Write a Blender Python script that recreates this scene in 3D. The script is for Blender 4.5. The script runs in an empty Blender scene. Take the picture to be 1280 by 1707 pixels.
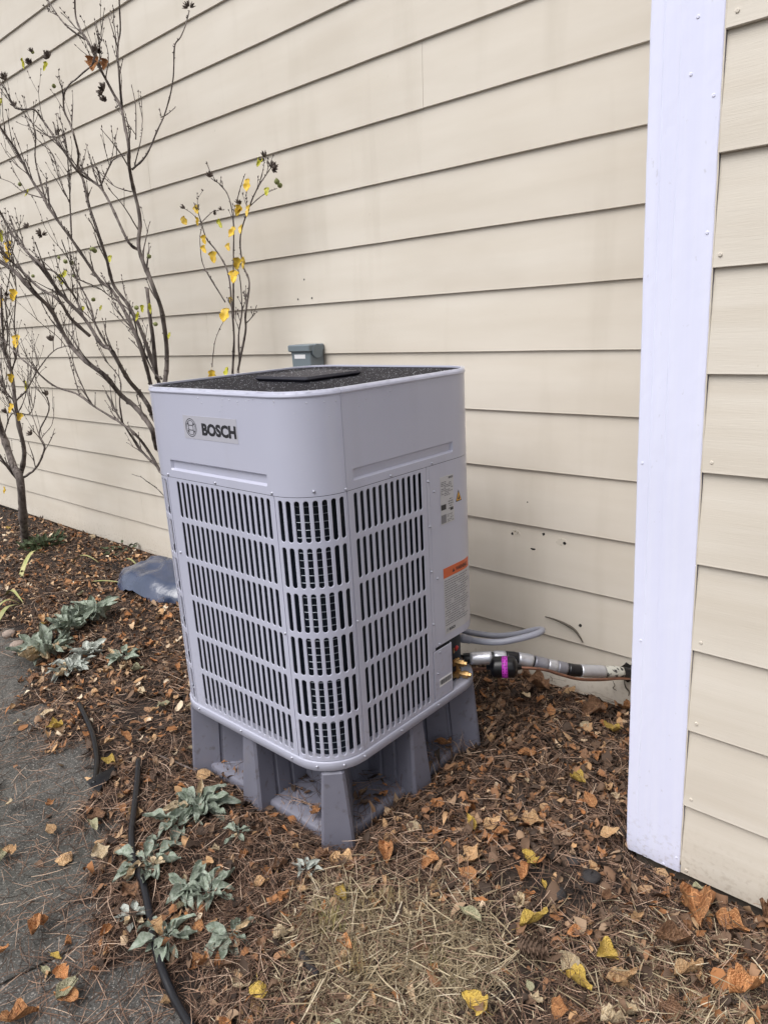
import bpy, bmesh, math, random
import numpy as np
from mathutils import Vector, Matrix, noise

random.seed(7)
rng = np.random.default_rng(7)
SC = bpy.context.scene
COL = SC.collection
PI = math.pi

# ------------------------------------------------------------------ camera, sky, sun, exposure
CAM = np.array([0.0, -2.27770, 1.46435])
RV = np.array([0.73896779, 0.67067416, -0.06420882])
UV = np.array([-0.13463935, 0.24038169, 0.96129542])
FV = np.array([-0.66015062, 0.70172133, -0.26793346])
FPX = 1212.97
cam_d = bpy.data.cameras.new("camera")
cam = bpy.data.objects.new("camera", cam_d)
COL.objects.link(cam)
cam_d.sensor_fit = 'VERTICAL'
cam_d.sensor_height = 36.0
cam_d.lens = FPX / 1707 * 36.0
cam_d.clip_start = 0.05
cam_d.clip_end = 400
M = Matrix.Identity(4)
for i in range(3):
    M[i][0] = RV[i]; M[i][1] = UV[i]; M[i][2] = -FV[i]; M[i][3] = CAM[i]
cam.matrix_world = M
SC.camera = cam

SUN_EL, SUN_AZ = math.radians(58), math.radians(186)     # azimuth: from +Y, clockwise seen from above
world = bpy.data.worlds.new("World")
SC.world = world
world.use_nodes = True
nt = world.node_tree
for n in list(nt.nodes): nt.nodes.remove(n)
sky = nt.nodes.new('ShaderNodeTexSky')
sky.sky_type = 'NISHITA'; sky.sun_disc = False
sky.sun_elevation = SUN_EL; sky.sun_rotation = SUN_AZ
sky.air_density = 1.0; sky.dust_density = 4.0; sky.ozone_density = 1.0
hs = nt.nodes.new('ShaderNodeHueSaturation')
hs.inputs['Saturation'].default_value = 0.22              # cloud cover: the sky is nearly grey
bg = nt.nodes.new('ShaderNodeBackground'); bg.inputs['Strength'].default_value = 0.105
wo = nt.nodes.new('ShaderNodeOutputWorld')
nt.links.new(sky.outputs[0], hs.inputs['Color']); nt.links.new(hs.outputs[0], bg.inputs['Color']); nt.links.new(bg.outputs[0], wo.inputs['Surface'])
sl = bpy.data.lights.new("sun", 'SUN'); sl.energy = 1.4; sl.angle = math.radians(48); sl.color = (1.0, 0.97, 0.94)
sun = bpy.data.objects.new("sun", sl); COL.objects.link(sun)
sd = Vector((math.sin(SUN_AZ) * math.cos(SUN_EL), math.cos(SUN_AZ) * math.cos(SUN_EL), math.sin(SUN_EL)))
sun.rotation_euler = sd.to_track_quat('Z', 'Y').to_euler()
SC.view_settings.view_transform = 'Standard'
SC.view_settings.look = 'None'
SC.view_settings.gamma = 1.0
SC.view_settings.use_curve_mapping = False
SC.view_settings.exposure = 0.64
try:
    SC.cycles.max_bounces = 8; SC.cycles.diffuse_bounces = 4; SC.cycles.glossy_bounces = 3
    SC.cycles.sample_clamp_indirect = 8
except Exception: pass

# ------------------------------------------------------------------ helpers
def ray(px, py):
    return (px - 640) / FPX * RV + (853.5 - py) / FPX * UV + FV
def at_y(px, py, y):
    d = ray(px, py); return CAM + d * ((y - CAM[1]) / d[1])
def at_z(px, py, z=0.0):
    d = ray(px, py); return CAM + d * ((z - CAM[2]) / d[2])

def tag(o, label=None, cat=None, group=None, kind=None):
    if label: o['label'] = label
    if cat: o['category'] = cat
    if group: o['group'] = group
    if kind: o['kind'] = kind
    return o
def empty(name, loc=(0, 0, 0), mat=None):
    o = bpy.data.objects.new(name, None); COL.objects.link(o)
    o.empty_display_size = .05
    if mat is not None: o.matrix_basis = mat
    else: o.location = loc
    return o
def mesh_obj(name, verts, faces, mats, parent=None, smooth=False, keep_world=False, midx=None):
    me = bpy.data.meshes.new(name)
    me.from_pydata([tuple(v) for v in verts], [], faces)
    for m in (mats if isinstance(mats, (list, tuple)) else [mats]): me.materials.append(m)
    if midx is not None: me.polygons.foreach_set('material_index', midx)
    if smooth: me.polygons.foreach_set('use_smooth', [True] * len(me.polygons))
    me.update()
    return link(name, me, parent, keep_world)
def link(name, me, parent=None, keep_world=False):
    o = bpy.data.objects.new(name, me); COL.objects.link(o)
    if parent is not None:
        o.parent = parent
        if keep_world: o.matrix_parent_inverse = parent.matrix_basis.inverted()
    return o
class MB:
    """collects shapes for ONE mesh"""
    def __init__(s): s.v = []; s.f = []; s.m = []
    def add(s, vs, fs, mi=0):
        b = len(s.v); s.v += [tuple(x) for x in vs]
        s.f += [tuple(i + b for i in f) for f in fs]; s.m += [mi] * len(fs)
    def box(s, x0, x1, y0, y1, z0, z1, mi=0):
        vs = [(x, y, z) for z in (z0, z1) for y in (y0, y1) for x in (x0, x1)]
        s.add(vs, [(0, 2, 3, 1), (4, 5, 7, 6), (0, 1, 5, 4), (2, 6, 7, 3), (0, 4, 6, 2), (1, 3, 7, 5)], mi)
    def bbox(s, x0, x1, y0, y1, z0, z1, b=.004, mi=0):
        """box with bevelled edges (as an octagonal stack)"""
        def ringz(z, i):
            return [(x0 + i + b, y0 + i, z), (x1 - i - b, y0 + i, z), (x1 - i, y0 + i + b, z), (x1 - i, y1 - i - b, z),
                    (x1 - i - b, y1 - i, z), (x0 + i + b, y1 - i, z), (x0 + i, y1 - i - b, z), (x0 + i, y0 + i + b, z)]
        R = [ringz(z0, b), ringz(z0 + b, 0), ringz(z1 - b, 0), ringz(z1, b)]
        s.loft(R, closed=True, caps=True, mi=mi)
    def loft(s, rings, closed=True, caps=False, mi=0):
        n = len(rings[0]); vs = [p for r in rings for p in r]; fs = []
        for i in range(len(rings) - 1):
            for j in range(n if closed else n - 1):
                k = (j + 1) % n
                fs.append((i * n + j, i * n + k, (i + 1) * n + k, (i + 1) * n + j))
        if caps:
            fs.append(tuple(range(n))[::-1]); fs.append(tuple((len(rings) - 1) * n + j for j in range(n)))
        s.add(vs, fs, mi)
    def tube(s, pts, rad, n=6, caps=True, mi=0):
        pts = [Vector(p) for p in pts]
        if not hasattr(rad, '__len__'): rad = [rad] * len(pts)
        t0 = (pts[1] - pts[0]).normalized()
        a = Vector((0, 0, 1)) if abs(t0.z) < .9 else Vector((1, 0, 0))
        u = t0.cross(a).normalized(); rings = []
        for i, p in enumerate(pts):
            t = (pts[min(i + 1, len(pts) - 1)] - pts[max(i - 1, 0)])
            t = t.normalized() if t.length > 1e-9 else t0
            u = (u - t * u.dot(t)); u = u.normalized() if u.length > 1e-6 else t.orthogonal().normalized()
            w = t.cross(u)
            rings.append([p + (u * math.cos(2 * PI * k / n) + w * math.sin(2 * PI * k / n)) * rad[i] for k in range(n)])
        s.loft(rings, True, caps, mi)
    def lathe(s, c, axis, prof, n=14, mi=0):
        """prof: (distance along axis, radius)"""
        axis = Vector(axis).normalized(); u = axis.orthogonal().normalized(); w = axis.cross(u); c = Vector(c)
        s.loft([[c + axis * h + (u * math.cos(2 * PI * k / n) + w * math.sin(2 * PI * k / n)) * r for k in range(n)] for h, r in prof], True, True, mi)
    def build(s, name, mats, parent=None, smooth=False, keep_world=False):
        return mesh_obj(name, s.v, s.f, mats, parent, smooth, keep_world, s.m)
def smooth_path(P, k=6):
    P = [Vector(p) for p in P]; out = []
    for i in range(len(P) - 1):
        a, b, c, d = P[max(i - 1, 0)], P[i], P[i + 1], P[min(i + 2, len(P) - 1)]
        for j in range(k):
            t = j / k
            out.append(.5 * ((2 * b) + (c - a) * t + (2 * a - 5 * b + 4 * c - d) * t * t + (3 * b - a - 3 * c + d) * t ** 3))
    out.append(P[-1]); return out

def mat(name, col, rough=.6, col2=None, scale=20, bump=0, bscale=80, metal=0, spec=.5, detail=6, stretch=None, tint=0, coat=0, ramp=(.35, .65), bdist=.002):
    m = bpy.data.materials.new(name); m.use_nodes = True
    t = m.node_tree; N = t.nodes; L = t.links; b = N['Principled BSDF']
    b.inputs['Roughness'].default_value = rough; b.inputs['Metallic'].default_value = metal
    b.inputs['Specular IOR Level'].default_value = spec
    if coat: b.inputs['Coat Weight'].default_value = coat
    b.inputs['Base Color'].default_value = (*col, 1)
    tc = N.new('ShaderNodeTexCoord'); src = tc.outputs['Object']
    if stretch:
        mp = N.new('ShaderNodeMapping'); mp.inputs['Scale'].default_value = stretch; L.new(src, mp.inputs[0]); src = mp.outputs[0]
    out = None
    if col2:
        no = N.new('ShaderNodeTexNoise'); no.inputs['Scale'].default_value = scale; no.inputs['Detail'].default_value = detail; L.new(src, no.inputs['Vector'])
        r = N.new('ShaderNodeValToRGB'); r.color_ramp.elements[0].position = ramp[0]; r.color_ramp.elements[1].position = ramp[1]
        r.color_ramp.elements[0].color = (*col, 1); r.color_ramp.elements[1].color = (*col2, 1)
        L.new(no.outputs['Fac'], r.inputs[0]); out = r.outputs[0]
    if tint:
        oi = N.new('ShaderNodeObjectInfo'); h = N.new('ShaderNodeHueSaturation')
        mr = N.new('ShaderNodeMapRange'); mr.inputs['To Min'].default_value = 1 - tint; mr.inputs['To Max'].default_value = 1 + tint
        L.new(oi.outputs['Random'], mr.inputs[0]); L.new(mr.outputs[0], h.inputs['Value'])
        if out: L.new(out, h.inputs['Color'])
        else: h.inputs['Color'].default_value = (*col, 1)
        out = h.outputs[0]
    if out: L.new(out, b.inputs['Base Color'])
    if bump:
        n2 = N.new('ShaderNodeTexNoise'); n2.inputs['Scale'].default_value = bscale; n2.inputs['Detail'].default_value = 5; L.new(src, n2.inputs['Vector'])
        bp = N.new('ShaderNodeBump'); bp.inputs['Strength'].default_value = bump; bp.inputs['Distance'].default_value = bdist
        L.new(n2.outputs['Fac'], bp.inputs['Height']); L.new(bp.outputs[0], b.inputs['Normal'])
    return m

def mix_layer(m, fac_builder, col):
    """lay a second colour over a material's base colour with a mask"""
    t = m.node_tree; N = t.nodes; L = t.links; b = N['Principled BSDF']
    mx = N.new('ShaderNodeMix'); mx.data_type = 'RGBA'
    inp = b.inputs['Base Color']
    if inp.is_linked: L.new(inp.links[0].from_socket, mx.inputs[6])
    else: mx.inputs[6].default_value = inp.default_value
    mx.inputs[7].default_value = (*col, 1)
    L.new(fac_builder(t), mx.inputs[0]); L.new(mx.outputs[2], inp)
def noise_mask(scale, lo, hi, amt, stretch=(1, 1, 1), detail=5):
    def f(t):
        N = t.nodes; L = t.links
        tc = N.new('ShaderNodeTexCoord'); mp = N.new('ShaderNodeMapping'); mp.inputs['Scale'].default_value = stretch
        no = N.new('ShaderNodeTexNoise'); no.inputs['Scale'].default_value = scale; no.inputs['Detail'].default_value = detail
        mr = N.new('ShaderNodeMapRange'); mr.inputs[1].default_value = lo; mr.inputs[2].default_value = hi; mr.inputs[4].default_value = amt
        L.new(tc.outputs['Object'], mp.inputs[0]); L.new(mp.outputs[0], no.inputs['Vector']); L.new(no.outputs['Fac'], mr.inputs[0])
        return mr.outputs[0]
    return f

# ------------------------------------------------------------------ materials
def siding_mat(name, grain):
    m = mat(name, (.635, .580, .500), .50, (.685, .635, .56), 3.0, bump=.25 if grain else .12, bscale=60, stretch=(.35, 1, 9) if grain else (.5, 1, 3), spec=.35, bdist=.0015)
    mix_layer(m, noise_mask(1.6, .48, .78, .35, (1, 1, 1.5), 7), (.50, .445, .37))       # weathered, greyish patches
    mix_layer(m, noise_mask(38, .74, .80, .35, (1, 1, 1.2), 3), (.42, .35, .27))         # a few specks of dirt
    mix_layer(m, noise_mask(2.2, .55, .75, .22, (3, 1, .35), 6), (.40, .35, .27))        # faint rain streaks
    return m
M_SID = siding_mat('siding_paint', False)
M_SID2 = siding_mat('siding_paint_grained', True)
M_SHEATH = mat('sheathing', (.10, .085, .07), .9)
M_WHITE = mat('white_trim_paint', (.73, .75, .94), .42, (.76, .78, .95), 9, bump=.18, bscale=30, stretch=(6, 6, .25), spec=.4, bdist=.0015)
mix_layer(M_WHITE, noise_mask(5, .58, .8, .30, (1, 1, .3), 6), (.62, .635, .79))
mix_layer(M_WHITE, noise_mask(60, .70, .76, .5, (1, 1, .5), 4), (.50, .50, .58))
def foot_mask(t):
    N = t.nodes; L = t.links; tc = N.new('ShaderNodeTexCoord'); sp = N.new('ShaderNodeSeparateXYZ'); L.new(tc.outputs['Object'], sp.inputs[0])
    mr = N.new('ShaderNodeMapRange'); mr.inputs[1].default_value = .16; mr.inputs[2].default_value = 0; mr.inputs[4].default_value = .42; L.new(sp.outputs[2], mr.inputs[0])
    no = N.new('ShaderNodeTexNoise'); no.inputs['Scale'].default_value = 70; no.inputs['Detail'].default_value = 4; L.new(tc.outputs['Object'], no.inputs['Vector'])
    m2 = N.new('ShaderNodeMapRange'); m2.inputs[1].default_value = .52; m2.inputs[2].default_value = .68; L.new(no.outputs['Fac'], m2.inputs[0])
    mu = N.new('ShaderNodeMath'); mu.operation = 'MULTIPLY'; L.new(mr.outputs[0], mu.inputs[0]); L.new(m2.outputs[0], mu.inputs[1]); return mu.outputs[0]
mix_layer(M_WHITE, foot_mask, (.36, .32, .30))       # rain-splashed soil specks
for m_s in (M_SID, M_SID2): mix_layer(m_s, foot_mask, (.34, .27, .20))
M_GROUND = mat('mulch_soil', (.012, .008, .007), .95, (.045, .030, .022), 14, bump=1.0, bscale=70, detail=10, bdist=.02)
M_PATH = mat('path_concrete', (.050, .048, .045), .6, (.105, .101, .094), 7, bump=.9, bscale=160, detail=12, bdist=.004)
mix_layer(M_PATH, noise_mask(150, .59, .64, .8, (1, 1, 1), 2), (.30, .275, .25))
mix_layer(M_PATH, noise_mask(1.4, .45, .7, .40, (1, 1, 1), 6), (.050, .053, .040))
mix_layer(M_PATH, noise_mask(90, .60, .66, .7, (1, 1, 1), 2), (.018, .017, .016))
M_UNIT = mat('heat_pump_enamel', (.455, .466, .575), .29, (.475, .486, .592), 4, spec=.5, coat=.25, bump=.03, bscale=220, bdist=.0005)
def splash_mask(t):
    N = t.nodes; L = t.links; tc = N.new('ShaderNodeTexCoord'); sp = N.new('ShaderNodeSeparateXYZ'); L.new(tc.outputs['Object'], sp.inputs[0])
    mr = N.new('ShaderNodeMapRange'); mr.inputs[1].default_value = .30; mr.inputs[2].default_value = 0; mr.inputs[4].default_value = .38; L.new(sp.outputs[2], mr.inputs[0])
    no = N.new('ShaderNodeTexNoise'); no.inputs['Scale'].default_value = 55; no.inputs['Detail'].default_value = 5; L.new(tc.outputs['Object'], no.inputs['Vector'])
    m2 = N.new('ShaderNodeMapRange'); m2.inputs[1].default_value = .55; m2.inputs[2].default_value = .72; L.new(no.outputs['Fac'], m2.inputs[0])
    mu = N.new('ShaderNodeMath'); mu.operation = 'MULTIPLY'; L.new(mr.outputs[0], mu.inputs[0]); L.new(m2.outputs[0], mu.inputs[1]); return mu.outputs[0]
mix_layer(M_UNIT, splash_mask, (.22, .18, .15))
mix_layer(M_UNIT, noise_mask(9, .55, .80, .14, (1, 1, .12), 6), (.30, .29, .30))
M_UNIT2 = mat('heat_pump_enamel_galvanised', (.42, .43, .525), .42, spec=.5)
M_LINER = mat('unit_inside', (.012, .014, .018), .8)
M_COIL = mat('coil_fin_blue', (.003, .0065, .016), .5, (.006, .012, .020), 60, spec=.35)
M_TUBE = mat('coil_tube', (.30, .33, .38), .35, metal=.5)
M_BLACK = mat('black_grille_plastic', (.020, .020, .030), .55, spec=.3)
M_SCREW = mat('screw_zinc', (.42, .43, .50), .38, metal=.5)
M_STICKER = mat('sticker_film', (.435, .435, .495), .30)
M_INK = mat('ink_black', (.02, .02, .025), .5)
M_LABEL = mat('label_silver', (.50, .50, .52), .4)
M_LABELW = mat('label_white', (.78, .78, .80), .4)
M_GREYINK = mat('ink_grey', (.19, .19, .21), .5)
M_ORANGE = mat('label_orange', (.60, .105, .022), .4)
M_YELLOW = mat('label_yellow', (.80, .42, .04), .4)
M_STAND = mat('stand_plastic', (.160, .161, .207), .45, (.178, .179, .225), 12, bump=.06, bscale=250, bdist=.0006)
mix_layer(M_STAND, noise_mask(18, .60, .85, .35, (1, 1, .5), 6), (.20, .18, .16))
mix_layer(M_STAND, noise_mask(45, .60, .72, .45, (1, 1, .8), 4), (.07, .055, .045))
M_BRASS = mat('brass', (.50, .33, .15), .35, (.34, .21, .09), 40, metal=1.0)
M_COPPER = mat('copper', (.34, .17, .11), .4, (.22, .12, .09), 40, metal=.8)
M_TAPE = mat('silver_tape', (.52, .53, .58), .30, (.62, .63, .68), 25, bump=.35, bscale=70, metal=.55, bdist=.004)
M_TAPED = mat('grey_tape', (.22, .22, .26), .42, (.30, .30, .34), 25, bump=.35, bscale=70, metal=.4, bdist=.004)
M_RUBBER = mat('black_rubber', (.010, .010, .013), .3)
M_GLOSSB = mat('black_gloss', (.006, .006, .008), .28, spec=.4)
M_MAG = mat('magenta_label', (.52, .045, .50), .4)
M_PVC = mat('grey_pvc', (.30, .31, .37), .38)
M_CAULK = mat('pale_foam', (.55, .55, .50), .8, (.05, .05, .05), 60, ramp=(.52, .58))
M_BOX = mat('grey_box_paint', (.165, .20, .225), .45)
M_BARK = mat('shrub_bark', (.060, .046, .042), .85, (.20, .17, .155), 38, bump=.8, bscale=130, detail=8, stretch=(1, 1, .35), bdist=.003)
M_TWIG = mat('twig_bark', (.11, .085, .075), .85, (.22, .18, .165), 50)
M_POD = mat('seed_pod_brown', (.065, .050, .042), .8, (.16, .125, .105), 30)
M_PODG = mat('seed_pod_green', (.16, .19, .06), .7, (.24, .25, .10), 60)
M_LYEL = mat('leaf_yellow', (.74, .49, .035), .55, (.60, .42, .06), 9, tint=.18)
M_LYGR = mat('leaf_yellow_green', (.38, .40, .03), .55, (.50, .44, .04), 40, tint=.15)
def leaf_mat(name, a, b):
    m = mat(name, a, .6, b, 6, bump=.6, bscale=14, tint=.30, detail=9, bdist=.03)
    mix_layer(m, noise_mask(9, .58, .70, .55, (1, 1, 1), 6), tuple(c * .45 for c in a))      # dark spots
    mix_layer(m, vein_mask(.5), tuple(min(1, c * 1.5) for c in b))
    return m
def vein_mask(amt):
    def f(t):
        N = t.nodes; L = t.links
        def ma(op, a, b=None):
            n = N.new('ShaderNodeMath'); n.operation = op
            for i, v in enumerate((a, b)):
                if v is None: continue
                if isinstance(v, (int, float)): n.inputs[i].default_value = v
                else: L.new(v, n.inputs[i])
            return n.outputs[0]
        tc = N.new('ShaderNodeTexCoord'); sp = N.new('ShaderNodeSeparateXYZ'); L.new(tc.outputs['Object'], sp.inputs[0])
        ay = ma('ABSOLUTE', sp.outputs[1]); mid = ma('LESS_THAN', ay, .014)
        sv = ma('GREATER_THAN', ma('SINE', ma('MULTIPLY', ma('SUBTRACT', sp.outputs[0], ma('MULTIPLY', ay, .9)), 46)), .93)
        return ma('MULTIPLY', ma('MAXIMUM', mid, sv), amt)
    return f
M_FALL = {'orange brown': leaf_mat('leaf_orange', (.40, .165, .06), (.56, .28, .12)),
          'tan': leaf_mat('leaf_tan', (.60, .40, .22), (.46, .27, .13)),
          'brown': leaf_mat('leaf_brown', (.17, .085, .046), (.28, .155, .085)),
          'pale buff': leaf_mat('leaf_buff', (.68, .56, .39), (.54, .41, .25)),
          'yellow': leaf_mat('leaf_fall_yellow', (.60, .42, .08), (.50, .34, .09)),
          'grey green': leaf_mat('leaf_grey_green', (.33, .33, .20), (.45, .41, .27))}
M_LAMB = mat('lambs_ear_felt', (.185, .225, .170), .95, (.36, .40, .34), 8, bump=.6, bscale=240, tint=.16, bdist=.002, spec=.1)
mix_layer(M_LAMB, vein_mask(.35), (.40, .44, .38))
M_LAMBS = mat('lambs_ear_silver', (.33, .36, .325), .95, (.50, .52, .48), 8, bump=.6, bscale=240, tint=.14, bdist=.002, spec=.1)
M_WEED = mat('weed_green', (.045, .068, .032), .7, (.085, .11, .05), 30, tint=.2)
M_STRAP = mat('strap_leaf', (.26, .30, .10), .6, (.42, .38, .18), 12, tint=.2, stretch=(4, 4, 1))
M_STONE = mat('stone', (.36, .28, .24), .9, (.26, .21, .18), 30, bump=.6, bscale=60, bdist=.004)
M_CHAR = mat('dark_lump', (.018, .016, .018), .8, (.04, .035, .034), 30, bump=.8, bscale=60, bdist=.006)
M_CONE = mat('pine_cone_brown', (.10, .065, .045), .85, (.20, .13, .09), 60)
M_SHEET = mat('blue_grey_sheet', (.035, .050, .095), .20, (.055, .072, .13), 8, coat=.35, bump=.7, bscale=11, spec=.7, bdist=.012)
M_STAIN = mat('soot_stain', (.10, .085, .07), .9)
M_HOLE = mat('hole_dark', (.012, .010, .009), .9)
M_PATCH = mat('old_paint_patch', (.62, .57, .49), .7, (.33, .28, .21), 90, ramp=(.55, .66))
M_DROP = mat('water_drop', (.62, .63, .70), .06, spec=.9)
def vcol_mat(name, stops, rough=.75):
    m = bpy.data.materials.new(name); m.use_nodes = True
    t = m.node_tree; N = t.nodes; L = t.links; b = N['Principled BSDF']; b.inputs['Roughness'].default_value = rough; b.inputs['Specular IOR Level'].default_value = .3
    a = N.new('ShaderNodeAttribute'); a.attribute_name = 'tone'
    r = N.new('ShaderNodeValToRGB'); e = r.color_ramp.elements
    while len(e) < len(stops): e.new(.5)
    for i, (p, c) in enumerate(stops): e[i].position = p; e[i].color = (*c, 1)
    L.new(a.outputs['Fac'], r.inputs[0]); L.new(r.outputs[0], b.inputs['Base Color']); return m
M_NEEDLE = vcol_mat('pine_needles', [(0, (.016, .010, .008)), (.34, (.070, .040, .028)), (.66, (.26, .155, .105)), (1, (.60, .45, .34))])
M_STRAW = vcol_mat('dry_straw', [(0, (.09, .066, .044)), (.45, (.27, .21, .13)), (.8, (.48, .40, .27)), (1, (.68, .60, .46))])
M_CHIP = vcol_mat('litter_chips', [(0, (.018, .013, .011)), (.3, (.065, .043, .031)), (.5, (.17, .105, .068)), (.62, (.36, .155, .058)), (.74, (.30, .21, .14)), (.86, (.52, .31, .155)), (1, (.66, .55, .41))])

# ------------------------------------------------------------------ ground, path
SQ = .215
C0_X, C0_Y = -1.29475, -1.17316
PSL = (-1.70 + 1.15) / (-1.25 + 3.43)                       # slope of the path edge
def edge_y(x): return -1.15 + PSL * (x + 3.43)
_F = [(rng.uniform(2, 34) , rng.uniform(0, 2 * PI), rng.uniform(0, 2 * PI)) for _ in range(26)]
def wob(x, y):
    h = 0
    for k, a, p in _F: h = h + np.sin((x * math.cos(a) + y * math.sin(a)) * k + p) / (k + 4)
    return h
def edge_n(x, y):                                           # ragged mulch edge
    return .045 * np.sin(x * 5.3 + 1) + .03 * np.sin(x * 13.7 + y * 3) + .03 * np.sin(x * 31 + y * 17) + .02 * np.sin(x * 67 - y * 41)
def gz(x, y):
    x = np.asarray(x, float); y = np.asarray(y, float)
    h = .016 * wob(x, y) + .004
    h = h + .012 * np.exp(-((x + .95) ** 2 + (y + 1.2) ** 2) / .35)
    d = y - (edge_y(x) - .05 + edge_n(x, y))               # >0 inside the bed
    h = h + np.clip(.022 * np.clip(d / .22, 0, 1), 0, 1)
    h = np.where(d < 0, np.maximum(-.05, h + d * .5), h)
    wd = np.where(x < -.70, -y, np.where(x < 9, -.66 - y, 9))
    h = h - .035 * np.clip(1 - wd / .07, 0, 1)
    bx = np.hypot(np.maximum(-.705 - x, 0), np.maximum(-.665 - y, 0))
    h = h - .04 * np.clip(1 - bx / .06, 0, 1)
    dxu = np.maximum(np.abs(x - (C0_X - .365)) - .33, 0); dyu = np.maximum(np.abs(y - (C0_Y + .365)) - .33, 0)
    h = h - .040 * np.clip(1 - np.hypot(dxu, dyu) / .11, 0, 1)
    far = np.clip((np.maximum(np.abs(x) - 9, np.abs(y) - 4.5)) / 3, 0, 1)
    return h * (1 - far) - .06 * far
xs = np.unique(np.concatenate([-np.geomspace(9, 120, 16), np.arange(-9, -4, .12), np.arange(-4, .6, .025), np.arange(.6, 6, .3), np.geomspace(6, 120, 14)]))
ys = np.unique(np.concatenate([-np.geomspace(4.5, 120, 16), np.arange(-4.5, -2.2, .2), np.arange(-2.2, .08, .025), np.geomspace(.1, 120, 14)]))
X, Y = np.meshgrid(xs, ys, indexing='ij'); Z = gz(X, Y)
V = np.stack([X, Y, Z], -1).reshape(-1, 3); nx, ny = len(xs), len(ys)
F = [(i * ny + j, (i + 1) * ny + j, (i + 1) * ny + j + 1, i * ny + j + 1) for i in range(nx - 1) for j in range(ny - 1)]
ground = tag(mesh_obj('ground', V, F, M_GROUND, smooth=True), 'brown mulch bed soil between the path and the house', kind='structure')

path = empty('path'); tag(path, 'grey weathered path of slabs along the mulch bed', kind='structure')
ed = Vector((1, PSL, 0)).normalized(); en = Vector((ed.y, -ed.x, 0))     # along the edge, outward from the bed
o0 = Vector((-2.69, edge_y(-2.69), 0))
SL = 1.17
for i in range(-11, 5):
    mb = MB(); a = o0 + ed * (SL * i + .005); b = o0 + ed * (SL * (i + 1) - .005)
    n = 26; g = []
    for u in range(n + 1):
        p = a.lerp(b, u / n); row = []
        for w, dz in ((-.035, -.05), (-.03, .002), (-.022, .006), (.3, .006), (.7, .006), (1.20, .006), (1.208, .002), (1.21, -.05)):
            q = p + en * (w - .03)
            row.append((q.x, q.y, dz - (.004 if u in (0, n) else 0) + (.0015 * math.sin(u * 1.7 + i) if dz > 0 else 0)))
        g.append(row)
    g = [[(x, y, -.05) for x, y, z in g[0]]] + g + [[(x, y, -.05) for x, y, z in g[-1]]]
    mb.loft(g, closed=False)
    mb.build('paving_slab', M_PATH, path)

# ------------------------------------------------------------------ house
house = empty('house', (-2.0, 0, 0))
tag(house, 'house with cream lap siding and a white corner board', 'house')
def board(mb, O, A, Nn, a0, a1, z0, e, seed, z1=None):
    """one lapped board: bottom edge outermost; A = along, Nn = outward"""
    n = max(2, int((a1 - a0) / .12)); rows = []
    top = z0 + e + .02 if z1 is None else z1
    for i in range(n + 1):
        a = a0 + (a1 - a0) * i / n
        w = noise.noise((a * 1.7, seed * 3.1, 0)); w2 = noise.noise((a * 7.1, seed * 1.3, 4)); w3 = noise.noise((a * 1.2, seed * 2.2, 9))
        dz = .0016 * w + .0007 * w2; dn = .0014 * w3 + .0008 * w2
        pr = [(-.013, z0 + dz), (-.0015 + dn, z0 + dz), (dn, z0 + .0015 + dz), (dn - .0004, z0 + .006 + dz), (-.0045 + dn * .6, z0 + e * .5), (-.0105, z0 + e - .002), (-.0125, top), (-.019, top)]
        rows.append([O + A * a + Nn * q + Vector((0, 0, z)) for q, z in pr])
    mb.loft(rows, closed=True, caps=True)
KB = range(-6, 16)
wall = mesh_obj('wall', *(lambda m: (m.box(-14, -.68, .021, .14, -.2, 4.8), m.v, m.f)[1:])(MB()), M_SHEATH, house, keep_world=True)
rj = random.Random(3)
for k in KB:
    z0 = (6 + k) * SQ + (.009 if k == -6 else 0)
    js = [-13.9]
    x = -13.9 + rj.uniform(1.5, 3.6)
    while x < -3.2: js.append(x); x += 3.66
    if k == 4: js.append(-1.817)
    elif rj.random() < .5 and js[-1] < -3.9: js.append(rj.uniform(-3.2, -2.9) if k > 5 else js[-1] + .001)
    js.append(-.70)
    js = sorted(set(js)); js = [j for i, j in enumerate(js) if i == 0 or j - js[i - 1] > .3]
    if js[-1] != -.70: js[-1] = -.70
    for a, b in zip(js, js[1:]):
        mb = MB(); board(mb, Vector((0, 0, 0)), Vector((1, 0, 0)), Vector((0, -1, 0)), a + .0006, b - .0006, z0, SQ - (.009 if k == -6 else 0), k + a)
        mb.build('siding_board', M_SID, wall)
YB = -.661
mb = MB(); mb.box(-.680, 5, YB + .021, YB + .14, -.2, 4.8); mb.box(-.680, -.56, YB + .142, .02, -.2, 4.8)
wall2 = mb.build('wall', M_SHEATH, house, keep_world=True)
for k in KB:
    z0 = (6 + k) * SQ - .003 + (.012 if k == -6 else 0)
    for a, b in ((-.5545, 2.2), (2.2, 4.98)):
        mb = MB(); board(mb, Vector((0, YB, 0)), Vector((1, 0, 0)), Vector((0, -1, 0)), a + .0006, b - .0006, z0, SQ - (.012 if k == -6 else 0), 40 + k + a)
        mb.build('siding_board', M_SID2, wall2)
    mb = MB(); board(mb, Vector((-.6985, 0, 0)), Vector((0, 1, 0)), Vector((-1, 0, 0)), YB + .142, -.002, z0, SQ - (.012 if k == -6 else 0), 80 + k)
    mb.build('siding_board', M_SID, wall2)
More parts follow.
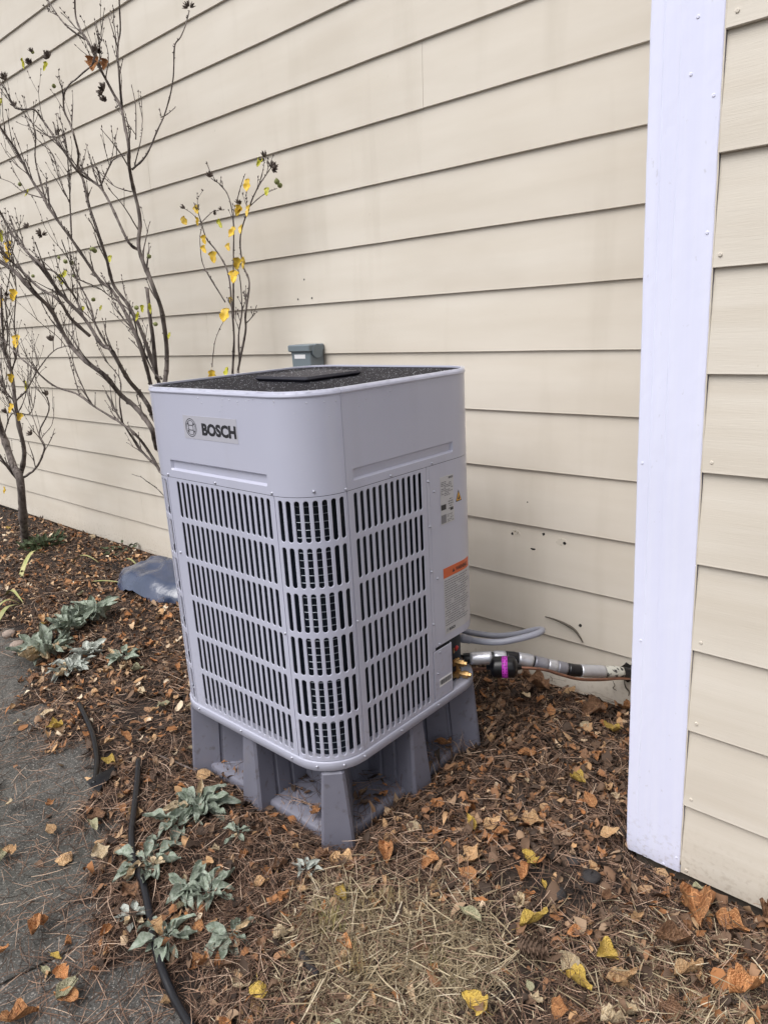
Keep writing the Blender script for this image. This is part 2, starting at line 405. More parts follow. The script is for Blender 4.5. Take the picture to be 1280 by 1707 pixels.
def trim(mb, x0, x1, y0, y1, z0, z1, seed):
    """painted board, front face towards -y: long shallow ridges, wavering edges, a rough foot"""
    zs_ = [z0 + .004 * i for i in range(8)] + [z0 + .04 + .02 * i for i in range(100)] + [2.1 + .3 * i for i in range(10)]; rings = []; wd = x1 - x0
    cols = [(0, 1), (.02, 0), (.10, 0), (.185, 0), (.20, .35), (.215, -.1), (.30, 0), (.42, 0), (.435, .25), (.45, .0), (.56, .05), (.68, 0), (.80, .1), (.90, 0), (.98, 0), (1, 1)]
    for z in zs_:
        w = [.0011 * noise.noise((z * 9, seed, q * 5.)) + .0006 * noise.noise((z * 41, seed, q * 5.)) for q in range(2)]
        row = []
        for c, d in cols:
            e = .0022 * (d if c in (0, 1) else 0) + .0026 * (d if c not in (0, 1) else 0) * (.6 + .5 * noise.noise((z * 1.1, c * 9, seed)))
            e += .00045 * noise.noise((z * 26, c * 40, seed)) 
            foot = .004 * max(0, noise.noise((c * 14, seed, 2))) if z < z0 + .003 else 0
            row.append((x0 + wd * c + (w[0] if c == 0 else w[1] if c == 1 else 0), y0 + e, z + foot))
        row += [(x1 + w[1], y1, z), (x0 + w[0], y1, z)]
        rings.append(row)
    mb.loft(rings, True, True)
mb = MB(); trim(mb, -.7025, -.5565, YB + .003, YB + .024, .004, 4.8, 1)
cb = mb.build('corner_board', M_WHITE, house, keep_world=True); cb['label'] = 'white front face of the corner board'
mb = MB(); trim(mb, -.7025, -.6815, YB + .0245, YB + .139, .004, 4.8, 2)
mb.build('corner_board', M_WHITE, house, keep_world=True)
# thick paint ridge where siding meets the corner board, nail heads
rg = MB(); pts = []; rad = []
for i in range(160):
    z = .03 + i * .015; pts.append((-.5556 + .0012 * noise.noise((z * 20, 1, 1)), YB + .0035, z)); rad.append(.0016 + .0012 * abs(noise.noise((z * 34, 5, 5))))
rg.tube(pts, rad, 6); rg.build('paint_bead', M_SID2, wall2, True)
def nail_mesh(m, r):
    b = MB(); b.lathe((0, 0, 0), (0, -1, 0), [(-.003, r), (.0003, r), (.0008, r * .75), (.0006, r * .4), (.0004, .0003)], 12)
    me = bpy.data.meshes.new('nail'); me.from_pydata(b.v, [], b.f); me.materials.append(m)
    me.polygons.foreach_set('use_smooth', [True] * len(me.polygons)); return me
NM, NM2 = nail_mesh(M_SID2, .0040), nail_mesh(M_WHITE, .0034)
for k in KB:
    if k > 3: continue
    z = (6 + k) * SQ + .022
    if k % 2 == 0 and k > -4: continue
    o = link('nail', NM, wall2); o.location = (-.5545 + .014 + rj.uniform(-.002, .006), YB - .0003, z)
    if rj.random() < .25:
        o = link('nail', NM, wall2); o.location = (-.5545 + rj.uniform(.06, .12), YB + .004, z + .14 * rj.random())
for px, py in ((1189, 159), (1151, 124), (1178, 388), (1070, 772), (1067, 1068), (1105, 1440), (1127, 1430), (1163, 28)):
    p = at_y(px, py, YB + .003); o = link('nail', NM2, cb); o.location = (p[0], YB + .0026, p[2])
# small holes, patches and an old soot streak on the back wall
def disc(name, px, py, r, m, par, dy=-.003, sx=1):
    p = at_y(px, py, dy); b = MB(); n = 14
    ring = [(p[0] + r * sx * math.cos(2 * PI * i / n) * (1 + .25 * rj.uniform(-1, 1)), 0, p[2] + r * math.sin(2 * PI * i / n) * (1 + .25 * rj.uniform(-1, 1))) for i in range(n)]
    zc = p[2]; kk = math.floor(zc / SQ); fr = (zc - kk * SQ) / SQ; y = .0105 * fr
    b.loft([[(x, y - .0012, z) for x, _, z in ring], [(x, y + .006, z) for x, _, z in ring]], True, True)
    return b.build(name, m, par)
for px, py in ((505, 466), (496, 499), (519, 497)): disc('hole', px, py, .0042, M_HOLE, wall)
for px, py, r, s in ((857, 890, .013, 1.5), (934, 905, .014, 1.6)): disc('patch', px, py, r, M_PATCH, wall, sx=s)
for px, py, r, s in ((851, 891, .0055, 1), (902.5, 892, .0055, 1), (938, 907, .0065, 1), (886, 916.5, .004, 2.6), (965, 1044, .006, 1), (877, 838, .003, 1)):
    disc('hole', px, py, r, M_HOLE, wall, dy=-.004, sx=s)

# ------------------------------------------------------------------ heat pump
C0 = Vector((-1.29475, -1.17316, .25010))
U0 = Vector((-.99985952, -.01594261, .00517467)); V0 = Vector((-.01599836, .99981241, -.01091794)); W0 = Vector((.00499964, .0109992, .99992701))
HM = Matrix(((-U0.x, V0.x, W0.x, C0.x), (-U0.y, V0.y, W0.y, C0.y), (-U0.z, V0.z, W0.z, C0.z), (0, 0, 0, 1)))
def hw(u, v, z): return np.array(HM @ Vector((-u, v, z)))      # unit coordinates to world
hp = empty('heat_pump', mat=HM)
tag(hp, 'tall pale grey heat pump outdoor unit with slotted grilles and black top', 'heat pump')
W, R_ = .74, .130
FL = W - 2 * R_; ARC = PI / 2 * R_; PER = 4 * (FL + ARC)
ZB, ZS, ZT = .030, .779, 1.0386
def per(s, off=0.0):
    """perimeter: s = 0 at the far end of the front face, running to the right and round"""
    s = s % PER
    i = int(s // (FL + ARC)); t = s - i * (FL + ARC)
    if t <= FL: p = (-(W - R_) + t, -off)
    else:
        a = -PI / 2 + (t - FL) / R_; p = (-R_ + (R_ + off) * math.cos(a), R_ + (R_ + off) * math.sin(a))
    x, y = p[0] + W / 2, p[1] - W / 2                           # centred
    for _ in range(i): x, y = -y, x
    return (x - W / 2, y + W / 2)
def P3(s, z, off=0.0): x, y = per(s, off); return (x, y, z)
SU = lambda u: (W - R_) - u                                   # s of a point u on the front-left face
SV = lambda v: FL + ARC + (v - R_)                            # s of a point v on the right face
def ssteps(a, b, fl=.06, ar=.017):
    out = [a]
    while out[-1] < b - 1e-6:
        t = (out[-1] % (FL + ARC)); st = ar if t > FL - 1e-6 else min(fl, max(FL - t, .0005))
        out.append(min(b, out[-1] + st))
    return out
def ringloop(off, z, n=8):
    ss = []
    for i in range(4):
        b = i * (FL + ARC); ss += [b, b + FL / 2] + [b + FL + ARC * j / n for j in range(n)]
    return [P3(s, z, off) for s in ss]
mb = MB(); mb.loft([ringloop(-.010, 0), ringloop(.002, .0), ringloop(.0045, .002), ringloop(.0045, .0255), ringloop(.0035, .0275), ringloop(-.012, .0285)], True)
mb.add(ringloop(-.010, .001), [tuple(range(40))[::-1]])
mb.add(ringloop(-.012, .0285), [tuple(range(40))])
mb.build('base_pan', M_UNIT2, hp, True)

def slot_panel(s0, s1, slots, hw_, name):
    """pressed sheet with six rows of round-ended slots"""
    mb = MB(); rows = [(.768 - .1236 * i - .1085, .768 - .1236 * i) for i in range(6)][::-1]
    zb = [ZB] + [(rows[i][1] + rows[i + 1][0]) / 2 for i in range(5)] + [ZS - .0012]
    sb = [s0] + [(slots[i] + slots[i + 1]) / 2 for i in range(len(slots) - 1)] + [s1]
    for r, (z0, z1) in enumerate(rows):
        for c, sc in enumerate(slots):
            xl, xr, bl, bt = sb[c], sb[c + 1], zb[r], zb[r + 1]
            zc0, zc1 = z0 + hw_, z1 - hw_; inn = []; out = []
            for th in range(0, 181, 15):
                a = math.radians(th); inn.append((math.cos(a), math.sin(a), zc1))
                if th <= 45: out.append((xr, zc1 + (bt - zc1) * th / 45))
                elif th <= 135: out.append((xr + (xl - xr) * (th - 45) / 90, bt))
                else: out.append((xl, zc1 + (bt - zc1) * (180 - th) / 45))
            for th in range(180, 361, 15):
                a = math.radians(th); inn.append((math.cos(a), math.sin(a), zc0))
                if th <= 225: out.append((xl, zc0 + (bl - zc0) * (th - 180) / 45))
                elif th <= 315: out.append((xl + (xr - xl) * (th - 225) / 90, bl))
                else: out.append((xr, zc0 + (bl - zc0) * (360 - th) / 45))
            def ring(h, off): return [P3(sc + x * h, zz + y * h, off) for x, y, zz in inn]
            mb.loft([[P3(a, b, 0) for a, b in out], ring(hw_ + .0016, 0), ring(hw_ + .0004, -.0006), ring(hw_, -.0014), ring(hw_, -.0024)], True)
    # folded edges
    for a, b in ((s0, s0), (s1, s1)):
        mb.loft([[P3(a, ZB, 0), P3(a, ZS - .0012, 0)], [P3(a, ZB, -.008), P3(a, ZS - .0012, -.008)]], False)
    o = mb.build(name, M_UNIT, hp)
    me = o.data; me.polygons.foreach_set('use_smooth', [False] * len(me.polygons)); return o
G = .0011
front_sl = [SU(.5605) + i * (.5605 - .1565) / 17 for i in range(18)]
slot_panel(G - .002, FL - G, front_sl, .0064, 'side_grille')
corner_sl = [FL + .0185 + i * (ARC - .037) / 7 for i in range(8)]
slot_panel(FL + G, FL + ARC - G, corner_sl, .0068, 'corner_grille')
right_sl = [SV(.1605) + i * (.424 - .1605) / 11 for i in range(12)]
slot_panel(SV(R_) + G, SV(.453) - G, right_sl, .0066, 'side_grille')
slot_panel(PER - ARC + G, PER - .002 - G, [s - FL + PER - ARC for s in corner_sl], .0068, 'corner_grille')
slot_panel(PER - ARC - FL + G, PER - ARC - G, [s + PER - ARC - FL for s in front_sl], .0064, 'side_grille')

def sheet(name, s0, s1, zf, fn=None, ss=None, m=M_UNIT, th=.006):
    mb = MB(); ss = ss or ssteps(s0, s1); rows = []
    for z, o in zf: rows.append([P3(s, z, (o + (fn(s, z) if fn else 0))) for s in ss])
    mb.loft(rows, False)
    for j in (0, len(ss) - 1):
        mb.loft([[r[j] for r in rows], [P3(ss[j], z, o - th) for z, o in zf]], False)
    mb.loft([rows[0], [P3(s, zf[0][0], -th) for s in ss]], False)
    o = mb.build(name, m, hp, True); o.data.set_sharp_from_angle(angle=math.radians(22)); return o
def recess(a, b, z0, z1, d=.0075, e=.0055):
    def f(s, z):
        t = min(s - a, b - s) / e; q = min(z - z0, (z1 - z)) / e
        return -d * max(0, min(1, t)) * max(0, min(1, q))
    return f
zl = [ZS, ZS + .010, .8005, .806, .816, .8265, .832, .86, .92, .98, 1.02]
cap_prof = [(z, 0) for z in zl] + [(1.0240, .0), (1.0252, .0024), (1.0280, .0032), (1.0325, .0016), (1.0365, -.0022), (1.0392, -.0072), (1.0385, -.0092), (1.028, -.0096)]
def add_s(ss, a, b, e=.0055): return sorted(set([round(x, 5) for x in ss + [a, a + e, b - e, b]]))
a, b = SU(.5843), SU(.151)
ss = add_s(ssteps(-ARC - FL * .5, FL + ARC - G / 2), a, b)
sheet('top_cover', 0, 0, cap_prof, recess(a, b, .8005, .832), ss)
a, b = SV(.1555), SV(.583)
ss = add_s(ssteps(FL + ARC + G / 2, PER - ARC - FL * .5 - G), a, b)
sheet('top_cover', 0, 0, cap_prof, recess(a, b, .8005, .8303), ss)
# service side
post = [(ZB, 0), (.21, 0), (.5, 0), (ZS - .0012, 0)]
sheet('corner_post', SV(.453) + G * .3, SV(.4665) - G * .6, [(.200, 0), (.5, 0), (ZS - .0012, 0)])
sheet('service_panel', SV(.4665) + G * .2, SV(.61) + ARC + .25, [(.2088, 0), (.5, 0), (ZS - .0012, 0)])
vp = sheet('valve_cover', SV(.4555), SV(.5455), [(ZB + .001, .0012), (.197, .0012), (.1985, 0)])
sheet('back_panel', SV(.61) + ARC + .252, PER - ARC - FL - ARC - .002, [(ZB, 0), (.4, 0), (ZS - .0012, 0)])
# dark inside, coil and its tubes
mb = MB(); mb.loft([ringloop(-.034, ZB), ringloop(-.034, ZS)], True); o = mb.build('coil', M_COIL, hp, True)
mb = MB()
for i in range(36):
    z = .045 + i * .0206
    for q in range(1):
        b0 = q * (FL + ARC) + FL
        mb.tube([P3(b0 + ARC * (.22 + .56 * j / 14), z, -.0335) for j in range(15)], .0012, 5)
mb.build('coil_tube', M_TUBE, o)
mb = MB(); mb.loft([ringloop(-.02, ZS - .012), ringloop(-.02, ZS + .2)], True); mb.add(ringloop(-.02, ZS - .012), [tuple(range(40))]); mb.build('fan_shroud', M_LINER, hp)
# open valve bay liner, in the lower right corner
mb = MB(); mb.loft([[P3(SV(v), z, -.105) for v in (.47, .54, .61)] + [P3(SV(.61) + ARC, z, -.05)] for z in (ZB, .23)], False)
mb.loft([[P3(s, .2089, o) for s in (SV(.47), SV(.54), SV(.61), SV(.61) + ARC * .5, SV(.61) + ARC)] for o in (0, -.105)], False)
mb.build('valve_bay', M_UNIT2, hp)
# black top: crossed bars over the fan, plate in the middle
mb = MB(); zt = 1.0325; lim = W - .012
def span(t):
    d = min(t, W - t) - .009
    return .009 + (R_ - math.sqrt(max(0, R_ ** 2 - (R_ - d) ** 2)) if d < R_ - .009 else 0)
N = 84
for i in range(1, N):
    t = .009 + (W - .018) * i / N; e = span(t)
    mb.box(-t - .0019, -t + .0019, e, W - e, zt - .006, zt, 0)
    mb.box(-(W - e), -e, t - .0019, t + .0019, zt - .0055, zt - .0006, 0)
mb.loft([ringloop(-.0092, zt - .006), ringloop(-.0092, zt + .0012), ringloop(-.020, zt + .0012), ringloop(-.020, zt - .006)], True)
fg = mb.build('fan_guard', M_BLACK, hp)
mb = MB(); mb.add(ringloop(-.0095, zt - .012), [tuple(range(40))]); mb.build('fan_opening', M_LINER, hp)
mb = MB(); mb.bbox(-.485, -.255, .255, .485, zt + .001, zt + .0145, .006); mb.build('motor_cover', M_BLACK, hp)
# rain drops on top, rim and upper panels
mb = MB(); rd = random.Random(5)
def drop(x, y, z, r, sq=.5):
    mb.lathe((x, y, z), (0, 0, 1), [(0, r), (r * sq * .7, r * .75), (r * sq, r * .2)], 6)
for _ in range(1300):
    x, y = -rd.uniform(.03, .71), rd.uniform(.03, .71)
    onp = -.485 < x < -.255 and .255 < y < .485
    drop(x, y, zt + (.0145 if onp else 0), rd.uniform(.0006, .0015))
for _ in range(700):
    s = rd.uniform(0, PER); x, y = per(s, rd.uniform(-.006, .003)); drop(x, y, 1.0385, rd.uniform(.0008, .0021))
dp = mb.build('rain_drops', M_DROP, hp, True); dp['kind'] = 'stuff'
mb = MB()
for _ in range(46):
    s = rd.uniform(.2, FL + ARC + .2); z = 1.03 - abs(rd.gauss(0, .02)); x, y = per(s, 0); x2, y2 = per(s, 1)
    r = rd.uniform(.0009, .0022); mb.lathe((x, y, z), (x2 - x, y2 - y, -.2), [(0, r), (r * .6, r * .7), (r * .8, .0002)], 6)
dp = mb.build('rain_drops', M_DROP, hp, True); dp['kind'] = 'stuff'
# screws
b_ = MB(); b_.lathe((0, 0, 0), (0, -1, 0), [(-.002, .0042), (.0006, .0042), (.0012, .0034), (.0034, .0030), (.0042, .0018)], 8)
SME = bpy.data.meshes.new('screw'); SME.from_pydata(b_.v, [], b_.f); SME.materials.append(M_SCREW); SME.polygons.foreach_set('use_smooth', [True] * len(SME.polygons))
def screw(s, z, off=0):
    x, y = per(s, off); x2, y2 = per(s, off + 1); o = link('screw', SME, hp)
    o.location = (x, y, z); o.rotation_euler = (0, 0, math.atan2(y2 - y, x2 - x) + PI / 2)
for u in (.605, .375, .137): screw(SU(u), ZS + .006)
for v in (.126, .3, .4815): screw(SV(v), ZS + .006)
for s in (FL + ARC * .55,): screw(s, ZS + .013)
for u in (.60, .385, .155): screw(SU(u), .0165, .0045)
for v in (.125, .285, .465): screw(SV(v), .0165, .0045)
for s in (FL + ARC * .3, FL + ARC * .66, -ARC * .5): screw(s, .015, .0045)
screw(SU(.138), .40); screw(SU(.594), .545); screw(SV(.137), .42)
for v, z in ((.4605, .735), (.4605, .60), (.4605, .46), (.4605, .29), (.486, .70), (.487, .43), (.487, .215), (.472, .12), (.484, .188)): screw(SV(v), z, .0005)
screw(SV(.61) + ARC * .75, .80)
# print and stickers
def stick(name, s0, s1, z0, z1, m, off=.0006, parent=None, skew=0):
    mb = MB(); ss = ssteps(s0, s1); mb.loft([[P3(s, z, off) for s in ss] for z in (z0, z1)], False)
    mb.loft([[P3(s, z1, off) for s in ss], [P3(s, z1, 0) for s in ss]], False)
    return mb.build(name, m, parent or hp)
def text_on(body, s, z, size, m, parent, off=.0010, bold=.0, wide=1.0, name='lettering', width=None):
    cu = bpy.data.curves.new('t', 'FONT'); cu.body = body; cu.size = size; cu.offset = bold; cu.resolution_u = 3
    ob = bpy.data.objects.new('t', cu); me = bpy.data.meshes.new_from_object(ob); bpy.data.objects.remove(ob)
    xs_ = [v.co.x for v in me.vertices]; x0, x1 = min(xs_), max(xs_)
    k = (width / (x1 - x0)) if width else wide
    for v in me.vertices:
        x, y = per(s + (v.co.x - x0) * k, off); v.co = (x, y, z + v.co.y)
    me.materials.clear(); me.materials.append(m); me.name = name
    return link(name, me, parent)
def emblem(s, z, r, m, parent, off=.0011):
    mb = MB(); n = 36
    def ring(r0, r1): 
        mb.loft([[P3(s + q * math.cos(2 * PI * i / n), z + q * math.sin(2 * PI * i / n), off) for i in range(n)] for q in (r0, r1)], True)
    ring(r, r * .93); ring(r * .80, r * .745)
    def bar(x0, x1, y0, y1): mb.add([P3(s + r * x, z + r * y, off + .0001) for x, y in ((x0, y0), (x1, y0), (x1, y1), (x0, y1))], [(0, 1, 2, 3)])
    for sg in (-1, 1):
        bar(sg * .42 - .035, sg * .42 + .035, -.55, .55)
        bar(-.42, .42, sg * .26 - .035, sg * .26 + .035)
        pts = [(sg * (.42 - .0), sg2 * .58) for sg2 in (-1, 1)]
        bar(min(sg * .42, sg * .62), max(sg * .42, sg * .62), .34, .44); bar(min(sg * .42, sg * .62), max(sg * .42, sg * .62), -.44, -.34)
    return mb.build('emblem', m, parent)
lp = stick('logo_plate', SU(.492), SU(.252), .9015, .966, M_STICKER)
emblem(SU(.4575), .9325, .0255, M_INK, lp)
text_on('BOSCH', SU(.407), .9165, .0425, M_INK, lp, bold=.0021, width=.150)
# rating plate: rows of small print
def small_print(s0, s1, z0, z1, n, m, parent, seed, off=.0010, fill=.75, gap=.45):
    r = random.Random(seed); mb = MB(); h = (z1 - z0) / n
    for i in range(n):
        s = s0; zz = z0 + h * i; end = s0 + (s1 - s0) * r.uniform(.7, 1)
        while s < end:
            w = min(r.uniform(.004, .014), end - s)
            if r.random() < fill and w > .002:
                q = ssteps(s, s + w, .02, .012); mb.loft([[P3(t, zz, off) for t in q], [P3(t, zz + h * gap, off) for t in q]], False)
            s += w + .0022
    return mb.build('small_print', m, parent)
rp = stick('rating_plate', SV(.515), SV(.581), .590, .735, M_LABEL, off=.0005)
small_print(SV(.519), SV(.577), .676, .722, 9, M_GREYINK, rp, 1)
small_print(SV(.545), SV(.578), .594, .625, 6, M_GREYINK, rp, 2); small_print(SV(.552), SV(.577), .632, .668, 5, M_GREYINK, rp, 3)
text_on('BOSCH', SV(.5565), .725, .0085, M_INK, rp, bold=.0003, width=.021)
for a_, b_2, c_, d_ in ((.5165, .541, .634, .650), (.561, .576, .626, .635)): stick('print_block', SV(a_), SV(b_2), c_, d_, M_INK, .0010, rp)
stick('print_block', SV(.5165), SV(.540), .593, .619, M_GREYINK, .0010, rp)
def tri_label(s, z, w, h, m, parent, off=.0006):
    mb = MB(); mb.add([P3(s - w / 2, z, off), P3(s + w / 2, z, off), P3(s, z + h, off)], [(0, 1, 2)]); return mb.build('warning_triangle', m, parent)
t1 = tri_label(SV(.6055), .6445, .030, .036, M_INK, hp); tri_label(SV(.6055), .6475, .0225, .027, M_YELLOW, t1, .0009)
mb = MB(); mb.add([P3(SV(.6055) + dx, .6445 + dz, .0012) for dx, dz in ((-.004, .005), (.004, .005), (.005, .010), (.001, .020), (-.002, .012), (-.005, .011))], [(0, 1, 2, 3, 4, 5)]); mb.build('flame_symbol', M_INK, t1)
wl = stick('warning_label', SV(.517), SV(.66), .2335, .4385, M_LABEL, .0005)
stick('warning_band', SV(.517), SV(.66), .4185, .4500, M_ORANGE, .0009, wl)
small_print(SV(.521), SV(.656), .262, .4155, 20, M_GREYINK, wl, 9, fill=.95, gap=.38)
text_on('WARNING', SV(.580), .4275, .017, M_INK, wl, off=.0013, bold=.0004, width=.060)
tri_label(SV(.568), .4275, .013, .012, M_INK, wl, .0013)
emblem(SV(.529), .246, .006, M_GREYINK, wl); text_on('BOSCH', SV(.539), .2415, .0125, M_INK, wl, bold=.0005, width=.030)
bl = stick('barcode_label', SV(.4765), SV(.5425), .070, .097, M_LABELW, .0018, vp)
r = random.Random(2); mb = MB(); s = SV(.480)
while s < SV(.538):
    w = r.choice((.0006, .001, .0018)); mb.add([P3(t, z, .0022) for t, z in ((s, .076), (s + w, .076), (s + w, .092), (s, .092))], [(0, 1, 2, 3)]); s += w + r.choice((.0007, .0012))
mb.build('barcode', M_INK, bl)
# brass service valves
def brass(v, z, u=.035):
    mb = MB(); c = Vector((-u, v, z))
    mb.lathe(c, (0, 0, 1), [(-.030, .008), (-.028, .011), (-.012, .011), (-.011, .015), (.012, .015), (.013, .0105), (.034, .0105), (.035, .013), (.052, .013), (.055, .009)], 6)
    mb.lathe(c, (.75, .3, -.05), [(0, .009), (.022, .009), (.023, .0125), (.040, .0125), (.041, .008), (.05, .008)], 6)
    mb.lathe(c + Vector((0, 0, .006)), (.3, -.9, .0), [(0, .007), (.018, .007), (.019, .0095), (.034, .0095), (.036, .004)], 6)
    o = mb.build('service_valve', M_BRASS, hp); return o
b1 = brass(.606, .092, .045); b2 = brass(.622, .046, .040)
mb = MB(); mb.lathe((-.040, .618, .132), (.4, .1, .9), [(0, .008), (.014, .008), (.016, .005)], 10); mb.build('cap', mat('red_cap', (.55, .03, .03), .4), b1, True)

# ------------------------------------------------------------------ plastic stand under the heat pump
SH = .238
st = empty('equipment_stand', mat=HM @ Matrix.Translation((-.37, .37, -SH)))
tag(st, 'grey plastic riser stand with flared fins carrying the heat pump', 'stand')
mb = MB(); Hf = .375
rings = []
for z, o in ((-.03, .0), (.010, .0), (.016, -.006)): rings.append([(x + .37, y - .37, z) for x, y, _ in ringloop(o - .03, 0)])
mb.loft(rings, True, True); mb.build('base_plate', M_STAND, st, True)
def fin(ang, r0, r1t, r1b, wt, wb):
    mb = MB(); c, s_ = math.cos(ang), math.sin(ang)
    def Q(r, w, z): return (c * r - s_ * w, s_ * r + c * w, z)
    zs = (-.03, SH - .010, SH - .004, SH - .001); rings = []
    for z in zs:
        t = max(0, (z + .03) / (SH + .03)); r1 = r1b + (r1t - r1b) * t; w = wb + (wt - wb) * t
        if z > SH - .005: r1 -= .006 if z < SH - .002 else .010; w -= .004
        b = .007
        ri = r0; prof = [(ri, -w * 1.0)]
        # ribbed flanks: two shallow grooves
        for g in (.28, .52, .74):
            rr = ri + (r1 - ri) * g; prof += [(rr - .008, -w), (rr - .004, -w + .007), (rr + .004, -w + .007), (rr + .008, -w)]
        prof += [(r1 - b, -w), (r1, -w + b), (r1, w - b), (r1 - b, w)]
        for g in (.74, .52, .28):
            rr = ri + (r1 - ri) * g; prof += [(rr + .008, w), (rr + .004, w - .007), (rr - .004, w - .007), (rr - .008, w)]
        prof += [(ri, w)]
        rings.append([Q(r_, w_, z) for r_, w_ in prof])
    mb.loft(rings, True, True)
    return mb.build('leg', M_STAND, st)
for k in range(4):
    fin(k * PI / 2, .10, .364, .382, .030, .047)
    fin(k * PI / 2 + PI / 4, .10, .472, .492, .032, .050)
mb = MB(); mb.loft([[(x * q, y * q, z) for x, y in ((-1, -.6), (-.6, -1), (.6, -1), (1, -.6), (1, .6), (.6, 1), (-.6, 1), (-1, .6))] for q, z in ((.19, -.02), (.165, SH - .004))], True, True)
mb.build('hub', M_STAND, st)

# ------------------------------------------------------------------ pipes and conduit behind the unit
def seg_path(pl):                       # (px, py, y) list to world points
    return [Vector(at_y(px, py, y)) for px, py, y in pl]
big = smooth_path(seg_path([(772, 1098, -.47), (800, 1097, -.44), (826, 1096, -.41), (852, 1097, -.375), (880, 1101, -.335), (905, 1107, -.30), (930, 1112, -.26), (955, 1117, -.215), (985, 1119, -.16), (1012, 1120, -.105), (1036, 1121, -.05), (1062, 1124, .012)]), 8)
ip = empty('insulated_pipe', tuple(big[0]))
tag(ip, 'insulated refrigerant pipe wrapped in silver and black tape running to the wall', 'pipe')
def pipe_piece(i0, i1, r, m, name='tape_wrap', bulge=.0):
    pts = big[i0:i1 + 1]; n = len(pts)
    rad = [r * (1 + bulge * math.sin(PI * i / max(1, n - 1)) + .05 * noise.noise((i * 2.1 + i0, r * 50, 2))) for i in range(n)]
    q = MB(); q.tube(pts, rad, 16); return q.build(name, m, ip, True, True)
pipe_piece(0, 16, .0185, M_RUBBER, 'foam_sleeve'); 
pipe_piece(16, 90 if len(big) > 90 else len(big) - 1, .0192, M_RUBBER, 'foam_sleeve')
for a_, b_2, m, r_ in ((4, 14, M_TAPE, .0215), (15, 21, M_TAPE, .0226), (21, 27, M_RUBBER, .0222), (27, 34, M_TAPE, .0226), (35, 42, M_TAPED, .0217), (42, 47, M_TAPE, .0213), (47, 52, M_TAPED, .0216), (53, 59, M_RUBBER, .0213), (59, 70, M_TAPE, .0220)):
    pipe_piece(a_, min(b_2, len(big) - 1), r_, m, bulge=.03)
pipe_piece(70, 80, .0195, M_CAULK, 'foam_plug', .12)
# thin liquid line with filter drier
sm = smooth_path(seg_path([(772, 1117, -.46), (800, 1115, -.45), (818, 1114, -.445), (862, 1113, -.40), (905, 1116, -.345), (935, 1125, -.30), (965, 1132, -.25), (1000, 1133, -.18), (1030, 1131, -.09), (1062, 1131, .012)]), 7)
ll = empty('liquid_line', tuple(sm[0]))
tag(ll, 'thin copper pipe below the taped pipe, carrying a black filter cylinder', 'pipe')
q = MB(); q.tube(sm, .0055, 8); q.build('copper_tube', M_COPPER, ll, True, True)
c0, c1 = Vector(at_y(816, 1112, -.465)), Vector(at_y(863, 1112, -.415)); ax = (c1 - c0); Ld = ax.length
q = MB(); q.lathe(c0, ax, [(-.012, .008), (0, .010), (.004, .026), (.012, .0345), (.018, .036), (Ld - .018, .036), (Ld - .012, .0345), (Ld - .004, .024), (Ld, .010), (Ld + .012, .008)], 24)
fd = q.build('filter_drier', M_GLOSSB, ll, True, True)
q = MB(); q.lathe(c0, ax, [(Ld * .44, .0363), (Ld * .64, .0363)], 24); q.build('label_band', M_MAG, fd, True)
q = MB()
axn = ax.normalized(); e1 = axn.orthogonal().normalized(); e2 = axn.cross(e1)
for i in range(24):
    th = i * 2 * PI / 24
    for h0, h1 in ((.46, .50), (.53, .57), (.59, .62)):
        if rj.random() < .75:
            vs = [c0 + axn * (Ld * h) + (e1 * math.cos(t) + e2 * math.sin(t)) * .0366 for h, t in ((h0, th), (h1, th), (h1, th + .15), (h0, th + .15))]
            q.add(vs, [(0, 1, 2, 3)])
q.build('small_print', mat('magenta_dark_ink', (.20, .01, .19), .5), fd)
# grey flexible conduit that loops out and back behind the unit
cp = smooth_path(seg_path([(771, 1064, -.42), (800, 1069, -.40), (835, 1070, -.37), (872, 1063, -.32), (898, 1055, -.27), (903, 1050, -.225), (890, 1050.5, -.20), (862, 1057, -.20), (830, 1060, -.22), (800, 1057, -.25), (768, 1050, -.28), (735, 1035, -.24), (710, 1000, -.12)]), 9)
cd = empty('flexible_conduit', tuple(cp[0])); tag(cd, 'grey flexible electrical conduit looping out from the heat pump', 'conduit')
q = MB(); q.tube(cp, .0112, 12); q.build('hose', M_PVC, cd, True, True)
q = MB(); ax = (cp[2] - cp[0]); q.lathe(cp[0] - ax * .3, ax, [(-.006, .012), (0, .0165), (.012, .0165), (.013, .0145), (.030, .0145), (.031, .0125), (.036, .012)], 12); q.build('connector', M_PVC, cd, True, True)
# frayed dark cable stub on the wall and rootlets by the pipe hole
def stub(px, name, label, r=.0035, y0=-.006, y1=-.010):
    pts = smooth_path([Vector(at_y(a, b, y0 + (y1 - y0) * i / len(px))) for i, (a, b) in enumerate(px)], 5)
    q = MB(); q.tube(pts, [r * (1 - .6 * abs(2 * i / (len(pts) - 1) - 1)) for i in range(len(pts))], 6)
    return tag(q.build(name, M_STAIN, None, True), label, 'wire')
stub([(908, 1028), (925, 1033), (943, 1041), (957, 1050), (966, 1062), (971, 1071)], 'cable_remnant', 'dark strip of old cable stuck to the lower siding right of the conduit', .0050)
stub([(1021, 1135), (1024, 1143), (1021, 1147), (1027, 1151)], 'root_strand', 'tiny brown root strand curling below the pipe end', .002)
stub([(1040, 1134), (1042, 1145), (1048, 1153), (1047, 1160)], 'root_strand', 'brown root strand beside the white board under the pipe hole', .003)
q = MB(); pc = at_y(1046, 1122, -.004); n = 16
